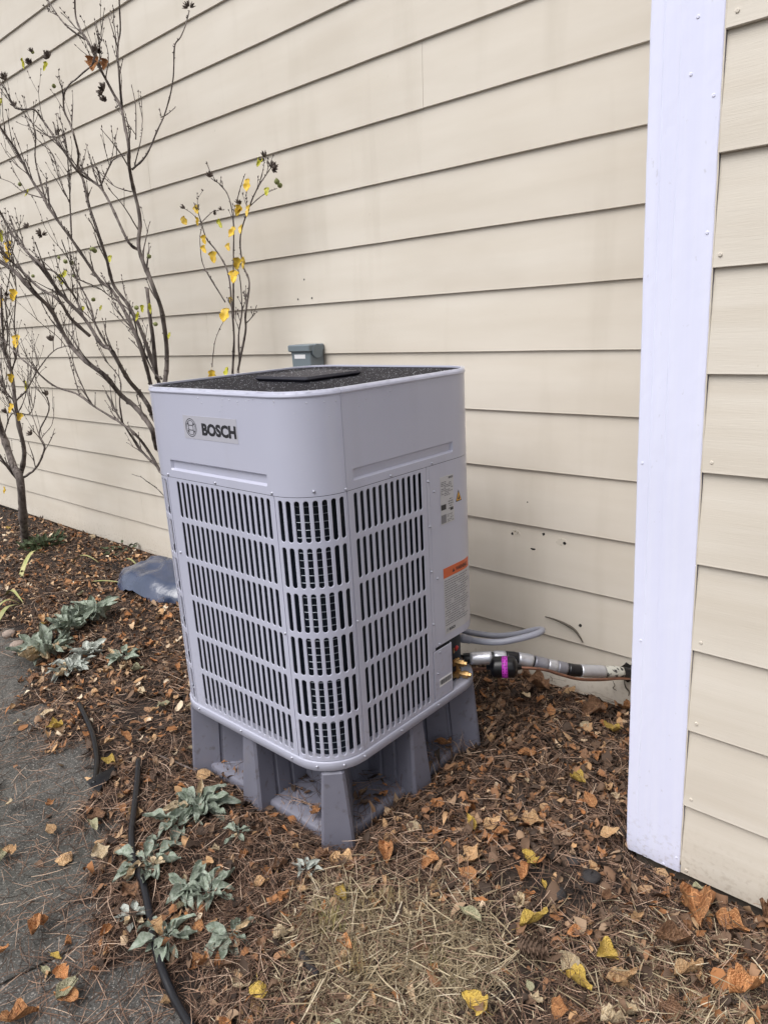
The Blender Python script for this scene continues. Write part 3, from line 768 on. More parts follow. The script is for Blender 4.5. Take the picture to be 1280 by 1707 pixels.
q.loft([[(pc[0] + .035 * math.cos(2 * PI * i / n) * (1 + .2 * rj.uniform(-1, 1)), y, pc[2] + .032 * math.sin(2 * PI * i / n) * (1 + .2 * rj.uniform(-1, 1))) for i in range(n)] for y in (-.004, .008)], True, True)
q.build('hole', M_HOLE, wall)
# disconnect box on the wall
db = empty('disconnect_box', (-2.505, 0, 1.05)); tag(db, 'small grey electrical disconnect box on the siding behind the heat pump', 'electrical box')
q = MB(); q.bbox(-2.570, -2.446, -.085, -.001, 1.05, 1.312, .004); q.build('body', M_BOX, db, False, True)
q = MB(); q.bbox(-2.580, -2.437, -.096, -.001, 1.306, 1.336, .004); hd = q.build('lid', M_BOX, db, False, True)
q = MB(); q.lathe((-2.4365, -.045, 1.306), (1, 0, 0), [(-.006, .031), (.0012, .031), (.002, .029)], 24); q.build('hinge_cover', M_BOX, db, False, True); q = MB(); q.lathe((-2.5805, -.045, 1.306), (-1, 0, 0), [(-.006, .030), (.0005, .030), (.001, .029)], 24); q.build('hinge_cover', M_BOX, db, False, True)
q = MB(); q.box(-2.548, -2.476, -.0862, -.0845, 1.276, 1.294); q.build('label_plate', M_LABELW, db, False, True)

# ------------------------------------------------------------------ leaf shapes
def leaf_mesh(name, m, L=1., wid=.5, curl=.25, cup=.2, lobes=0, seed=0, nu=11, nv=4, tip=1.0, wav=.06):
    """length 1 along +X from the stalk, lying near z = 0"""
    r = random.Random(seed); vs = []; fs = []; ph = r.uniform(0, 6)
    for i in range(nu + 1):
        t = i / nu
        w = wid * .5 * (math.sin(PI * t ** (.75 * tip)) ** .8 if 0 < t < 1 else 0) + .006
        if lobes: w *= 1 + .20 * math.sin(t * lobes * 2 * PI + ph) + .07 * math.sin(t * lobes * 5 * PI + ph)
        for j in range(-nv, nv + 1):
            v = j / nv; y = w * v * (1 + .05 * r.uniform(-1, 1))
            z = curl * (t - .4) ** 2 * 1.6 + cup * abs(v) ** 1.5 * w * 2 + wav * math.sin(t * 9 + v * 4 + ph) * abs(v) + .03 * r.uniform(-1, 1) * abs(v) + .09 * wid * noise.noise((t * 3.1, v * 1.9 * (.3 + wid), seed * 1.7)) + .012 * (1 - min(1, abs(v) * 4))
            x = t - .10 * abs(v) * (1 if lobes else .3) * math.sin(PI * t)
            vs.append((x * L, y * L, z * L))
    c = 2 * nv + 1
    for i in range(nu):
        for j in range(c - 1): fs.append((i * c + j, i * c + j + 1, (i + 1) * c + j + 1, (i + 1) * c + j))
    # stalk
    b = len(vs)
    vs += [(-.28 * L, .0, .03 * L), (-.28 * L, .008 * L, .036 * L), (0, .008 * L, .006 * L), (0, -.008 * L, .006 * L)]
    fs.append((b, b + 1, b + 2, b + 3))
    me = bpy.data.meshes.new(name); me.from_pydata(vs, [], fs); me.materials.append(m)
    me.polygons.foreach_set('use_smooth', [True] * len(me.polygons)); me.update(); return me
def orient(o, p, normal, yaw, size, roll=0):
    n = Vector(normal).normalized(); q = n.to_track_quat('Z', 'X')
    o.matrix_basis = Matrix.Translation(Vector(p)) @ q.to_matrix().to_4x4() @ Matrix.Rotation(yaw, 4, 'Z') @ Matrix.Rotation(roll, 4, 'X') @ Matrix.Scale(size, 4)

# ------------------------------------------------------------------ shrubs
rs = random.Random(11)
LEAF_S = [leaf_mesh('leaf', M_LYEL, wid=.66, curl=.3, cup=.25, lobes=1.5, seed=i) for i in range(3)]
LEAF_G = [leaf_mesh('leaf', M_LYGR, wid=.55, curl=.35, cup=.3, lobes=1.5, seed=i + 20) for i in range(3)]
LEAF_O = leaf_mesh('leaf', M_FALL['orange brown'], wid=.8, curl=.5, cup=.5, lobes=2.5, seed=77)
def pod_mesh(m, open_):
    b = MB()
    if open_:
        for k in range(5):
            a = 2 * PI * k / 5; d = Vector((math.cos(a), math.sin(a), 0)); t = Vector((-d.y, d.x, 0)); rings = []
            for h, rr, w in ((0, .05, .10), (.25, .22, .2), (.55, .34, .19), (.85, .40, .10), (1.0, .44, .015)):
                c = d * rr + Vector((0, 0, h)); rings.append([c + t * w, c + d * .09, c - t * w, c - d * .05])
            b.loft(rings, True, True)
    else:
        b.lathe((0, 0, 0), (0, 0, 1), [(0, .12), (.15, .34), (.45, .46), (.75, .34), (.95, .12), (1.1, .03)], 8)
    me = bpy.data.meshes.new('seed_pod'); me.from_pydata(b.v, [], b.f); me.materials.append(m); me.polygons.foreach_set('use_smooth', [not open_] * len(me.polygons)); return me
PODO, PODC = pod_mesh(M_POD, True), pod_mesh(M_PODG, False)
def twig(mb, p, d, L, r, depth):
    n = max(3, int(L / .022)); pts = [p]; rad = [r]; d = d.normalized()
    for i in range(n):
        d = (d + Vector((rs.gauss(0, .13), rs.gauss(0, .06), rs.gauss(.03, .11)))).normalized()
        p = p + d * (L / n)
        if p.y > -.02: p.y = -.02; d.y = -abs(d.y)
        pts.append(p); rad.append(max(.0009, r * (1 - .6 * (i + 1) / n) * rs.choice((1, 1, 1, 1.45))))
    mb.tube(pts, rad, 5)
    mb.lathe(pts[-1], d, [(-.002, .0016), (.003, .0026), (.008, .0006)], 5)
    for q in range(rs.randint(1, 3)):     # spur buds
        i = rs.randrange(1, len(pts)); mb.lathe(pts[i], Vector((rs.uniform(-1, 1), rs.uniform(-.6, .3), rs.uniform(.1, 1))), [(0, .0022), (.005, .0024), (.010, .0007)], 5)
    if depth > 0:
        for q in range(rs.randint(1, 2)):
            i = rs.randrange(1, len(pts) - 1); a = Vector((rs.uniform(-1, 1), rs.uniform(-.45, .3), rs.uniform(.2, 1.1))).normalized()
            twig(mb, pts[i], (d * .8 + a).normalized(), L * rs.uniform(.35, .7), rad[i] * .75, depth - 1)
def branch(root, pts2, y0, y1, r0, r1, name='branch', twigs=0, tl=(.08, .22), yb=.04):
    """pts2: traced outline points, thick end first; the branch runs from depth y0 to y1"""
    n = len(pts2); off = rs.uniform(0, 6)
    P = [Vector(at_y(px, py, y0 + (y1 - y0) * i / (n - 1) + yb * math.sin(i * 1.3 + off) * (0 if i == 0 else 1))) for i, (px, py) in enumerate(pts2)]
    P = smooth_path(P, 5); m = len(P); rad = []
    for i, p in enumerate(P):
        t = i / (m - 1); k = r0 + (r1 - r0) * t ** .8
        rad.append(k * (1 + .10 * noise.noise(p * 30)) * (1.22 if i % 7 == 3 else 1))
        P[i] = p + Vector((noise.noise(p * 9), noise.noise(p * 9 + Vector((5, 5, 5))) * .4, noise.noise(p * 9 + Vector((9, 1, 3))))) * .004
    mb = MB(); mb.tube(P, rad, 9 if r0 > .008 else 6)
    for q in range(int(m * .5)):          # leaf-scar knobs
        i = rs.randrange(m); a = Vector((rs.uniform(-1, 1), rs.uniform(-.7, .3), rs.uniform(-.2, 1))).normalized()
        mb.lathe(P[i], a, [(0, rad[i] * .55 + .0008), (rad[i] + .002, rad[i] * .4 + .0012), (rad[i] + .006, .0008)], 5)
    for q in range(int(twigs * 1.9)):
        i = rs.randrange(int(m * .15), m - 1); t = (P[min(i + 1, m - 1)] - P[max(0, i - 1)]).normalized()
        a = Vector((rs.uniform(-1, 1), rs.uniform(-.5, .25), rs.uniform(.1, 1))).normalized()
        twig(mb, P[i], (t + a * .9), rs.uniform(*tl), max(.0019, min(rad[i] * .55, .0036)), 1)
    return mb.build(name, M_BARK, root, True, True), P
def leaf_on(root, px, py, y, size, meshes, name='leaf'):
    size *= .80
    p = at_y(px, py, y); o = link(name, rs.choice(meshes), root)
    xa = Vector((rs.uniform(-.7, .7), rs.uniform(-.5, .2), -1)).normalized(); za = Vector((rs.uniform(-.3, .9), -1, rs.uniform(-.2, .5))); za = (za - xa * za.dot(xa)).normalized(); ya = za.cross(xa)
    B = Matrix((xa, ya, za)).transposed().to_4x4()
    o.matrix_basis = root.matrix_basis.inverted() @ Matrix.Translation(Vector(p) - xa * size * .3) @ B @ Matrix.Scale(size, 4); return o
def pods(root, px, py, y, n, size, me=None):
    size *= .82
    c = Vector(at_y(px, py, y))
    for i in range(n):
        o = link('seed_pod', me or PODO, root); d = Vector((rs.uniform(-1, 1), rs.uniform(-.6, .2), rs.uniform(-.15, 1.1))).normalized()
        o.matrix_basis = root.matrix_basis.inverted() @ Matrix.Translation(c + d * size * .25) @ d.to_track_quat('Z', 'X').to_matrix().to_4x4() @ Matrix.Rotation(rs.uniform(0, 6), 4, 'Z') @ Matrix.Scale(size * rs.uniform(.8, 1.15), 4)

BX, BY = -2.36, -.30
sh = empty('bare_shrub', (BX, BY, float(gz(BX, BY))))
tag(sh, 'large nearly leafless grey shrub fanning up the wall left of the heat pump', 'shrub')
def base_px(): 
    return None
yb_ = BY
BASE = Vector((BX, BY, -.02))
def stem_from_base(to_px, to_y, r0, r1, bend=0):
    """hidden lower length of a stem, from the shrub's foot to where it shows"""
    e = Vector(at_y(*to_px, to_y)); m1 = BASE.lerp(e, .5) + Vector((bend, 0, -.02)); P = smooth_path([BASE + Vector((rs.uniform(-.04, .04), rs.uniform(-.03, .03), 0)), m1, e], 8)
    mb = MB(); mb.tube(P, [r0 + (r1 - r0) * i / (len(P) - 1) for i in range(len(P))], 9); mb.build('stem', M_BARK, sh, True, True)
stem_from_base((275, 636), -.34, .020, .0115); stem_from_base((262, 745), -.42, .022, .0125, -.03); stem_from_base((252, 690), -.38, .020, .0115, -.02)
stem_from_base((268, 785), -.48, .014, .009, -.03); stem_from_base((268, 640), -.30, .018, .010)
branch(sh, [(275, 638), (279, 600), (272, 525), (255, 476), (232, 416), (234, 367), (225, 322), (216, 281), (216, 247), (210, 217), (202, 180), (184, 146), (165, 109), (150, 75), (139, 56), (127, 30), (125, -10)], -.34, -.46, .0115, .0034, twigs=7)
branch(sh, [(204, 178), (199, 124), (197, 79), (201, 49), (199, -12)], -.42, -.44, .0046, .0028, twigs=2)
branch(sh, [(197, 79), (188, 48), (181, 28)], -.43, -.42, .0026, .0014)
branch(sh, [(142, 67), (109, 41), (92, 18), (76, -8)], -.45, -.50, .004, .0024, twigs=2)
branch(sh, [(221, 283), (244, 259), (262, 221), (277, 184), (289, 131), (291, 79), (302, 62), (310, 40), (316, 17)], -.39, -.34, .0045, .0018, twigs=0)
branch(sh, [(270, 196), (280, 190), (292, 180)], -.38, -.37, .0026, .0014); branch(sh, [(269, 193), (266, 180)], -.38, -.37, .0024, .0014)
branch(sh, [(225, 277), (234, 240), (238, 214)], -.39, -.36, .003, .0014, twigs=1); branch(sh, [(227, 232), (227, 180), (220, 141)], -.40, -.37, .003, .0014, twigs=1)
branch(sh, [(262, 632), (255, 560), (250, 520), (246, 481)], -.32, -.36, .0095, .0082)
branch(sh, [(266, 640), (240, 562), (215, 510), (190, 475), (178, 430), (167, 398), (150, 347), (141, 305), (131, 281), (131, 255), (124, 225), (117, 206), (108, 185), (108, 155), (125, 133), (150, 112), (160, 102)], -.30, -.50, .0098, .0026, twigs=8)
branch(sh, [(231, 416), (215, 405), (192, 355), (169, 314), (143, 295), (126, 281), (103, 246), (89, 225), (70, 199), (56, 182), (26, 180), (10, 150), (0, 138), (-14, 120)], -.36, -.62, .0072, .0026, twigs=7)
branch(sh, [(169, 309), (183, 277), (192, 265), (209, 258)], -.42, -.44, .0042, .002, twigs=2)
branch(sh, [(220, 319), (194, 312), (176, 298), (155, 274)], -.38, -.40, .0028, .0016, twigs=1)
branch(sh, [(252, 640), (238, 590), (214, 530), (187, 484), (165, 465), (124, 405), (86, 352), (73, 330), (49, 292), (28, 251), (0, 210), (-15, 185)], -.34, -.66, .0095, .0040, twigs=9)
branch(sh, [(80, 345), (60, 270), (60, 225), (52, 200)], -.52, -.5, .0045, .002, twigs=3); branch(sh, [(70, 330), (40, 320), (20, 305), (0, 297)], -.54, -.6, .003, .0016, twigs=2)
branch(sh, [(262, 747), (255, 719), (241, 696), (225, 677), (202, 658), (178, 628), (150, 607), (127, 586), (108, 560), (86, 517), (56, 487), (22, 450), (0, 435), (-20, 420)], -.42, -.92, .0135, .0075, twigs=6)
branch(sh, [(254, 690), (248, 677), (234, 656), (216, 635), (202, 612), (185, 583), (169, 574), (142, 532), (94, 480), (60, 435)], -.38, -.78, .0122, .0066, twigs=4)
branch(sh, [(94, 480), (72, 444), (45, 420), (20, 388), (0, 352), (-15, 330)], -.74, -.92, .0066, .0048, twigs=4)
branch(sh, [(150, 560), (118, 530), (98, 500), (60, 475), (25, 440), (0, 420)], -.66, -.95, .0075, .0048, twigs=4)
branch(sh, [(140, 530), (128, 500), (113, 478), (90, 452), (60, 440), (35, 400), (14, 370)], -.60, -.72, .0060, .0026, twigs=4)
branch(sh, [(183, 583), (160, 540), (150, 505), (130, 470), (118, 440), (103, 400)], -.5, -.54, .0058, .0022, twigs=5)
branch(sh, [(270, 632), (255, 619), (244, 595), (230, 560), (205, 530), (190, 505)], -.34, -.42, .0058, .0032, twigs=4)
branch(sh, [(230, 560), (218, 520), (185, 495), (165, 480), (130, 465)], -.36, -.50, .0042, .002, twigs=3)
branch(sh, [(268, 787), (248, 752), (225, 724), (202, 705), (164, 682), (127, 656), (89, 642), (56, 614), (33, 595), (15, 575), (0, 560)], -.48, -.72, .0080, .0032, twigs=6)
branch(sh, [(265, 780), (234, 750), (218, 724), (202, 700), (190, 680), (178, 655)], -.48, -.54, .0062, .003, twigs=3)
branch(sh, [(205, 706), (200, 670), (202, 640), (194, 622), (175, 600)], -.52, -.50, .0042, .0022, twigs=2)
branch(sh, [(150, 670), (128, 620), (115, 575), (112, 560)], -.58, -.56, .003, .0014, twigs=2)
branch(sh, [(275, 828), (262, 815), (248, 804), (236, 796), (220, 791)], -.46, -.46, .0026, .0014)
branch(sh, [(120, 400), (118, 345), (116, 300), (112, 250), (106, 215)], -.50, -.55, .0045, .0018, twigs=4)
branch(sh, [(118, 340), (100, 300), (90, 260), (70, 240)], -.5, -.55, .0032, .0015, twigs=2)
for px, py, n, s_ in ((316, 14, 3, .026), (165, 88, 4, .036), (174, 152, 3, .03), (176, 170, 3, .03), (50, 108, 3, .03), (80, 100, 3, .034), (10, 134, 4, .032), (98, 222, 3, .026), (70, 392, 5, .030), (26, 178, 2, .024), (46, 382, 3, .03), (55, 88, 2, .024)): pods(sh, px, py, -.50, n, s_)
for px, py in ((55, 90), (34, 312), (99, 434), (108, 438), (118, 442), (252, 432), (158, 501), (224, 512), (265, 542), (58, 462), (161, 415), (161, 423), (128, 460), (92, 148)): pods(sh, px, py, -.46, 1, .028, PODC)
for px, py, s_ in ((40, 102, .06), (78, 108, .055), (48, 320, .055), (102, 462, .07), (110, 455, .06), (185, 430, .05), (140, 515, .055), (170, 512, .04), (252, 510, .06), (232, 525, .06), (284, 558, .045), (238, 512, .045), (4, 168, .05)): leaf_on(sh, px, py, -.46, s_, LEAF_G)
leaf_on(sh, 158, 105, -.5, .085, [LEAF_O]); leaf_on(sh, 178, 104, -.5, .055, [LEAF_O])

# young sapling with yellow leaves behind the unit
GX, GY = -2.93, -.17
sg = empty('yellow_leaved_sapling', (GX, GY, float(gz(GX, GY)))); tag(sg, 'slender young sapling with bright yellow leaves against the siding behind heat pump', 'sapling')
foot = Vector((GX, GY, -.02))
for (px, py), r0 in (((388, 622), .0065), ((397, 618), .006)):
    e = Vector(at_y(px, py, -.17)); q = MB(); q.tube(smooth_path([foot + Vector((rs.uniform(-.02, .02), 0, 0)), foot.lerp(e, .5), e], 6), [.009 - (.009 - r0) * i / 12 for i in range(13)], 7); q.build('stem', M_BARK, sg, True, True)
for pl, r0, r1, tw in (([(388, 622), (390, 562), (386, 502), (379, 450), (360, 416), (345, 397), (336, 371), (330, 352)], .0060, .0018, 2), ([(397, 618), (409, 555), (409, 525), (416, 472), (405, 442), (401, 394), (416, 345), (431, 311), (442, 294), (452, 280)], .0058, .0018, 3),
                       ([(390, 530), (389, 450), (390, 375), (382, 330), (370, 310), (354, 298)], .0046, .0016, 2), ([(394, 337), (402, 310), (409, 289)], .0024, .0013, 0), ([(376, 503), (349, 461), (337, 435), (334, 401), (338, 375)], .0032, .0014, 1),
                       ([(354, 612), (358, 575), (366, 550), (376, 530)], .0022, .0014, 0), ([(409, 541), (420, 528), (428, 510)], .0026, .0013, 1), ([(431, 311), (438, 285), (441, 268)], .0022, .0012, 0), ([(336, 371), (320, 356), (308, 348)], .002, .0012, 0), ([(336, 371), (355, 352), (372, 350)], .002, .0012, 0), ([(400, 605), (398, 560), (403, 520), (401, 470), (392, 430)], .0048, .002, 2), ([(416, 345), (440, 325), (462, 314)], .0022, .0012, 0)):
    branch(sg, pl, -.17, -.17, r0, r1, twigs=tw, tl=(.04, .10), yb=.02)
for px, py, s_ in ((377, 522, .095), (391, 458, .08), (397, 435, .07), (408, 434, .065), (356, 425, .07), (390, 384, .065), (403, 380, .055), (341, 396, .055), (340, 413, .05), (307, 366, .06), (328, 347, .055), (331, 366, .05), (416, 348, .065), (400, 347, .065), (414, 305, .07), (381, 410, .05), (354, 622, .075), (398, 347, .05), (386, 498, .04)): leaf_on(sg, px, py, -.19, s_, LEAF_S)
for px, py, s_ in ((367, 370, .06), (434, 268, .05), (446, 318, .055), (380, 618, .075)): leaf_on(sg, px, py, -.19, s_, LEAF_G)
for px, py, n, s_ in ((352, 297, 3, .03), (442, 264, 2, .028), (453, 282, 4, .03), (329, 352, 3, .026), (399, 341, 3, .024), (371, 352, 1, .024), (356, 356, 2, .024), (310, 348, 1, .024)): pods(sg, px, py, -.18, n, s_)
pods(sg, 463, 310, -.18, 2, .03, PODC)

# small tree at the left edge
HP_ = at_z(44, 914, 0); HY = float(HP_[1])
sm_t = empty('small_bare_tree', tuple(HP_)); tag(sm_t, 'small slim tree with a few yellow leaves at the far left by the wall', 'tree')
branch(sm_t, [(45, 925), (43, 905), (39, 860), (34, 800), (22, 774), (7, 729), (-3, 700), (-15, 670)], HY, HY - .05, .032, .017, 'trunk', 0)
for pl, r0, r1, tw in (([(33, 800), (41, 755), (32, 710), (26, 669), (20, 620), (8, 580), (5, 540), (2, 480)], .016, .005, 5), ([(36, 798), (60, 781), (75, 747), (66, 721), (82, 684), (79, 661)], .008, .003, 4), ([(34, 800), (22, 790), (0, 759), (-10, 740)], .010, .006, 2),
                       ([(26, 669), (45, 650), (62, 620), (90, 585), (120, 575)], .006, .002, 5), ([(20, 620), (30, 580), (24, 540), (28, 480), (20, 430)], .006, .002, 6), ([(8, 590), (14, 560), (10, 500), (18, 450), (12, 400)], .006, .002, 6), ([(7, 729), (20, 690), (50, 690), (60, 660)], .005, .002, 4), ([(30, 700), (12, 660), (2, 630)], .005, .002, 4), ([(26, 669), (10, 650), (0, 600)], .005, .0025, 5)):
    branch(sm_t, pl, HY, HY - .12, r0, r1, twigs=tw, tl=(.14, .40))
for px, py, s_ in ((20, 627, .075), (22, 678, .08), (46, 640, .085), (35, 692, .07), (2, 388, .09), (16, 408, .08), (15, 425, .08), (25, 488, .09), (30, 565, .10), (3, 500, .08), (10, 815, .07)): leaf_on(sm_t, px, py, HY - .1, s_, LEAF_S if rs.random() < .75 else LEAF_G)
for px, py in ((8, 492), (79, 660), (86, 570), (12, 690), (55, 725)): pods(sm_t, px, py, HY - .1, 2, .035)

# ------------------------------------------------------------------ lamb's ear and other low plants
LAMB = [leaf_mesh('leaf', M_LAMB, wid=.43, curl=c, cup=.5, seed=90 + i, tip=1.2, wav=.07) for i, c in enumerate((-.6, -.3, .1, .3))]
LAMBS = [leaf_mesh('leaf', M_LAMBS, wid=.50, curl=c, cup=.45, seed=95 + i, tip=1.1, wav=.06) for i, c in enumerate((-.5, -.2, .2))]
LAMBD = [leaf_mesh('leaf', M_FALL['pale buff'], wid=.34, curl=.6, cup=.9, seed=140 + i, wav=.1) for i in range(2)]
rp_ = random.Random(21)
def rosette(px, py, n, size, label, meshes=LAMB, rise=(.1, .9), spread=.03, name='lambs_ear', cat='plant', group='silvery plants in the mulch bed'):
    p = at_z(px, py, .03); x, y = float(p[0]), float(p[1]); z = float(gz(x, y)) + .004
    t = empty(name, (x, y, z)); tag(t, label, cat, group)
    n = int(n * 2.0)
    for i in range(n):
        a = 2 * PI * i / n * 1.0 + rp_.uniform(-.5, .5); k = (i % 3) / 2.0
        el = rise[0] + (rise[1] - rise[0]) * rp_.random() * (1 - .4 * k)
        dead = name == 'lambs_ear' and rp_.random() < .10; el = .02 if dead else el
        o = link('leaf', rp_.choice(LAMBD if dead else meshes), t); s_ = size * rp_.uniform(.38, .85)
        off = Vector((math.cos(a), math.sin(a), 0)) * spread * rp_.uniform(.1, 1) + Vector((0, 0, .012 + .012 * k))
        o.matrix_basis = Matrix.Translation(off) @ Matrix.Rotation(a, 4, 'Z') @ Matrix.Rotation(-el, 4, 'Y') @ Matrix.Rotation(rp_.uniform(-.5, .5), 4, 'X') @ Matrix.Scale(s_, 4)
    return t
rosette(78, 1085, 16, .15, 'broad grey green lambs ear clump beside the small stones at path edge', spread=.08, rise=(.2, 1.15))
rosette(120, 1052, 12, .15, 'upright grey green lambs ear clump behind the one beside the stones', rise=(.5, 1.2), spread=.06)
rosette(160, 1034, 11, .15, 'tall lambs ear clump nearest the blue grey sheet', rise=(.5, 1.25), spread=.05)
rosette(120, 1118, 18, .085, 'silvery small leaved lambs ear clump above the torn black edging', LAMBS, rise=(.1, 1.0), spread=.055)
rosette(150, 1092, 10, .085, 'little silver lambs ear tuft between the big clump and the lone one', LAMBS, spread=.04)
rosette(205, 1102, 7, .095, 'lone low lambs ear plant nearest the left side of heat pump', rise=(.1, .5))
rosette(332, 1352, 13, .115, 'large lambs ear rosette against the plastic stand', rise=(-.05, .7), spread=.04)
rosette(300, 1375, 6, .09, 'flat lambs ear leaves just left of the large rosette by the stand', rise=(-.05, .35), spread=.04)
rosette(245, 1446, 13, .10, 'lambs ear plant growing across the black hose', rise=(-.1, .6), spread=.045)
rosette(316, 1488, 8, .075, 'drooping lambs ear below the large rosette', rise=(-.1, .5), spread=.03)
rosette(352, 1498, 8, .085, 'lambs ear with one pale turned leaf in the middle of front bed', rise=(-.1, .7), spread=.03)
rosette(278, 1570, 8, .085, 'lambs ear touching the right side of the lower hose', rise=(-.2, .5), spread=.03)
rosette(388, 1575, 7, .08, 'small lambs ear with drooping leaves nearest the dry straw', rise=(-.3, .3), spread=.02)
rosette(222, 1535, 5, .05, 'tiny wilted lambs ear left of the lower hose', LAMBS, rise=(-.1, .3), spread=.03)
rosette(398, 1402, 4, .055, 'single wilted lambs ear sprig right of the large rosette', rise=(-.2, .3), spread=.02)
rosette(512, 1462, 5, .05, 'pale lambs ear sprig in front of the stand corner', LAMBS, rise=(.2, 1.0), spread=.02)
LW = [leaf_mesh('leaf', M_WEED, wid=.5, curl=.1, cup=.3, seed=120 + i, lobes=2) for i in range(3)]
rosette(74, 912, 26, .10, 'dark green low weed at the foot of the small tree', LW, rise=(.0, 1.2), spread=.14, name='weed', group='weeds by the wall')
rosette(205, 918, 10, .07, 'sparse green weed along the wall behind the blue grey sheet', LW, rise=(.0, .5), spread=.15, name='weed', group='weeds by the wall')
# strap leaves lying in the far bed
def strap(px0, px1, w, label, lift=.05):
    a = Vector(at_z(*px0, .03)); b = Vector(at_z(*px1, .03)); mb = MB(); n = 8; d = (b - a); t = Vector((-d.y, d.x, 0)).normalized(); rows = []
    for i in range(n + 1):
        q = i / n; c = a.lerp(b, q); c.z = float(gz(c.x, c.y)) + .008 + lift * math.sin(PI * q); ww = w * (1 - .85 * q ** 2)
        rows.append([c - t * ww, c + Vector((0, 0, -.004)), c + t * ww])
    mb.loft(rows, False); return tag(mb.build('strap_leaf', M_STRAP, None, True), label, 'leaf', 'long strap leaves in the far bed')
strap((-10, 1040), (40, 1012), .016, 'broad green strap leaf at the left edge of the far bed')
strap((-10, 1020), (35, 1008), .012, 'narrow green strap leaf crossing just above the broad one at left')
strap((35, 960), (80, 925), .014, 'yellow green strap leaf pointing up to the dark green weed', .08)
strap((120, 938), (165, 940), .010, 'pale dry strap leaf below the wall left of the blue sheet')
strap((150, 972), (215, 976), .009, 'pale strap leaf lying just left of the blue grey sheet', .02)
strap((10, 988), (40, 1008), .012, 'reddish brown dry strap leaf above the left green ones')
strap((200, 940), (235, 952), .010, 'short green blade lying behind the blue grey sheet')

# ------------------------------------------------------------------ loose things on the ground
p0 = at_z(278, 985, 0); q = MB(); n = 20; m_ = 16; rows = []
for i in range(n + 1):
    row = []
    for j in range(m_ + 1):
        a, b = i / n * 2 - 1, j / m_ * 2 - 1
        x = p0[0] + a * .40; y = p0[1] + b * .20
        rr = a * a + b * b * .9 + .12 * noise.noise((a * 2, b * 2, 1)); h = .12 * max(0, 1 - rr) ** .6
        h += .06 * noise.noise((a * 3, b * 2.2, 3)) * (1 - min(1, rr)) + .035 * abs(noise.noise((a * 4 + b * 3, b * 2.5, 7)))
        k = 1 / max(1, math.sqrt(max(rr, 0)))
        row.append((p0[0] + a * .40 * k, p0[1] + b * .20 * k, float(gz(x, y)) + h + .004))
    rows.append(row)
q.loft(rows, False); tag(q.build('plastic_sheet', M_SHEET, None, True), 'crumpled blue grey plastic sheet lying on mulch left of the heat pump', 'plastic sheet')
def hose(pts, r, name, label, mat_=M_RUBBER, lift=.0):
    P = []
    for i, (px, py) in enumerate(pts):
        w = at_z(px, py, .03); P.append(Vector((w[0], w[1], max(float(gz(w[0], w[1])), .004) + r * .8 + .021 + lift)))
    P = smooth_path(P, 6); q = MB(); q.tube(P, r, 10); return tag(q.build(name, mat_, None, True), label, 'hose')
hose([(233, 1276), (230, 1310), (224, 1360), (221, 1400), (226, 1445), (242, 1490), (253, 1540), (262, 1590), (274, 1630), (292, 1668), (314, 1710), (345, 1760)], .0098, 'drip_hose', 'black hose snaking along the path edge to the bottom of the view')
h2 = hose([(133, 1178), (146, 1205), (156, 1230), (162, 1262), (161, 1290), (158, 1308)], .0095, 'edging_tube', 'short torn length of black edging tube by the path', M_GLOSSB)
w = at_z(166, 1300, .03); q = MB(); d = Vector((.05, -.03, 0))
q.loft([[(w[0] - .03, w[1] + .05, .03), (w[0] - .01, w[1] + .06, .045), (w[0] + .015, w[1] + .05, .03)], [(w[0] - .035, w[1], .03), (w[0], w[1], .05), (w[0] + .03, w[1], .03)], [(w[0] - .03, w[1] - .03, .028), (w[0] + .01, w[1] - .035, .03), (w[0] + .055, w[1] - .03, .026)]], False)
fl_ = q.build('torn_end', M_GLOSSB, h2, True)
def lump(px, py, r, m, name, label, cat, flat=.6, seed=0):
    w = at_z(px, py, .03); q = MB(); n = 8; rings = []
    z = float(gz(w[0], w[1]))
    for i in range(7):
        th = PI * i / 6; rr = math.sin(th)
        rings.append([(w[0] + r * rr * math.cos(2 * PI * j / n) * (1 + .35 * noise.noise((i * .7, j * .9, seed))), w[1] + r * rr * math.sin(2 * PI * j / n) * (1 + .35 * noise.noise((i * .6, j * 1.1, seed + 5))), z + r * flat * (.55 - math.cos(th) * .9)) for j in range(n)])
    q.loft(rings, True, True); return tag(q.build(name, m, None, True), label, cat)
lump(14, 1052, .035, M_STONE, 'stone', 'pinkish stone farthest left of the stones at the path edge', 'stone', seed=1)
lump(27, 1066, .040, M_STONE, 'stone', 'middle stone of the little row at the path edge', 'stone', seed=2)
lump(35, 1080, .036, M_STONE, 'stone', 'stone nearest the broad lambs ear clump at the path edge', 'stone', seed=3)
lump(532, 1487, .014, M_STONE, 'stone', 'round buff pebble in front of the stand beside a yellow leaf', 'stone', seed=4)
lump(984, 1468, .026, M_CHAR, 'charred_lump', 'dark charred lump on bare soil near the white corner board', 'lump', .7, 6)
lump(930, 1496, .022, M_CHAR, 'charred_lump', 'smaller dark lump left of the charred lump on bare soil', 'lump', .7, 7)
lump(955, 1440, .020, M_CHAR, 'charred_lump', 'dark clod of soil just behind the charred lump', 'lump', .6, 8)
lump(1240, 1668, .018, M_STONE, 'stone', 'small grey stone in needles at the lower right corner', 'stone', seed=9)
def stick_(pts, r, label, m=M_TWIG, name='stick'):
    P = [Vector((*(at_z(a, b, .03)[:2]), 0)) for a, b in pts]
    for p in P: p.z = float(gz(p.x, p.y)) + r + .006
    P = smooth_path(P, 4); q = MB(); q.tube(P, [r * (1 + .15 * noise.noise(p * 60)) for p in P], 7); return tag(q.build(name, m, None, True), label, 'stick')
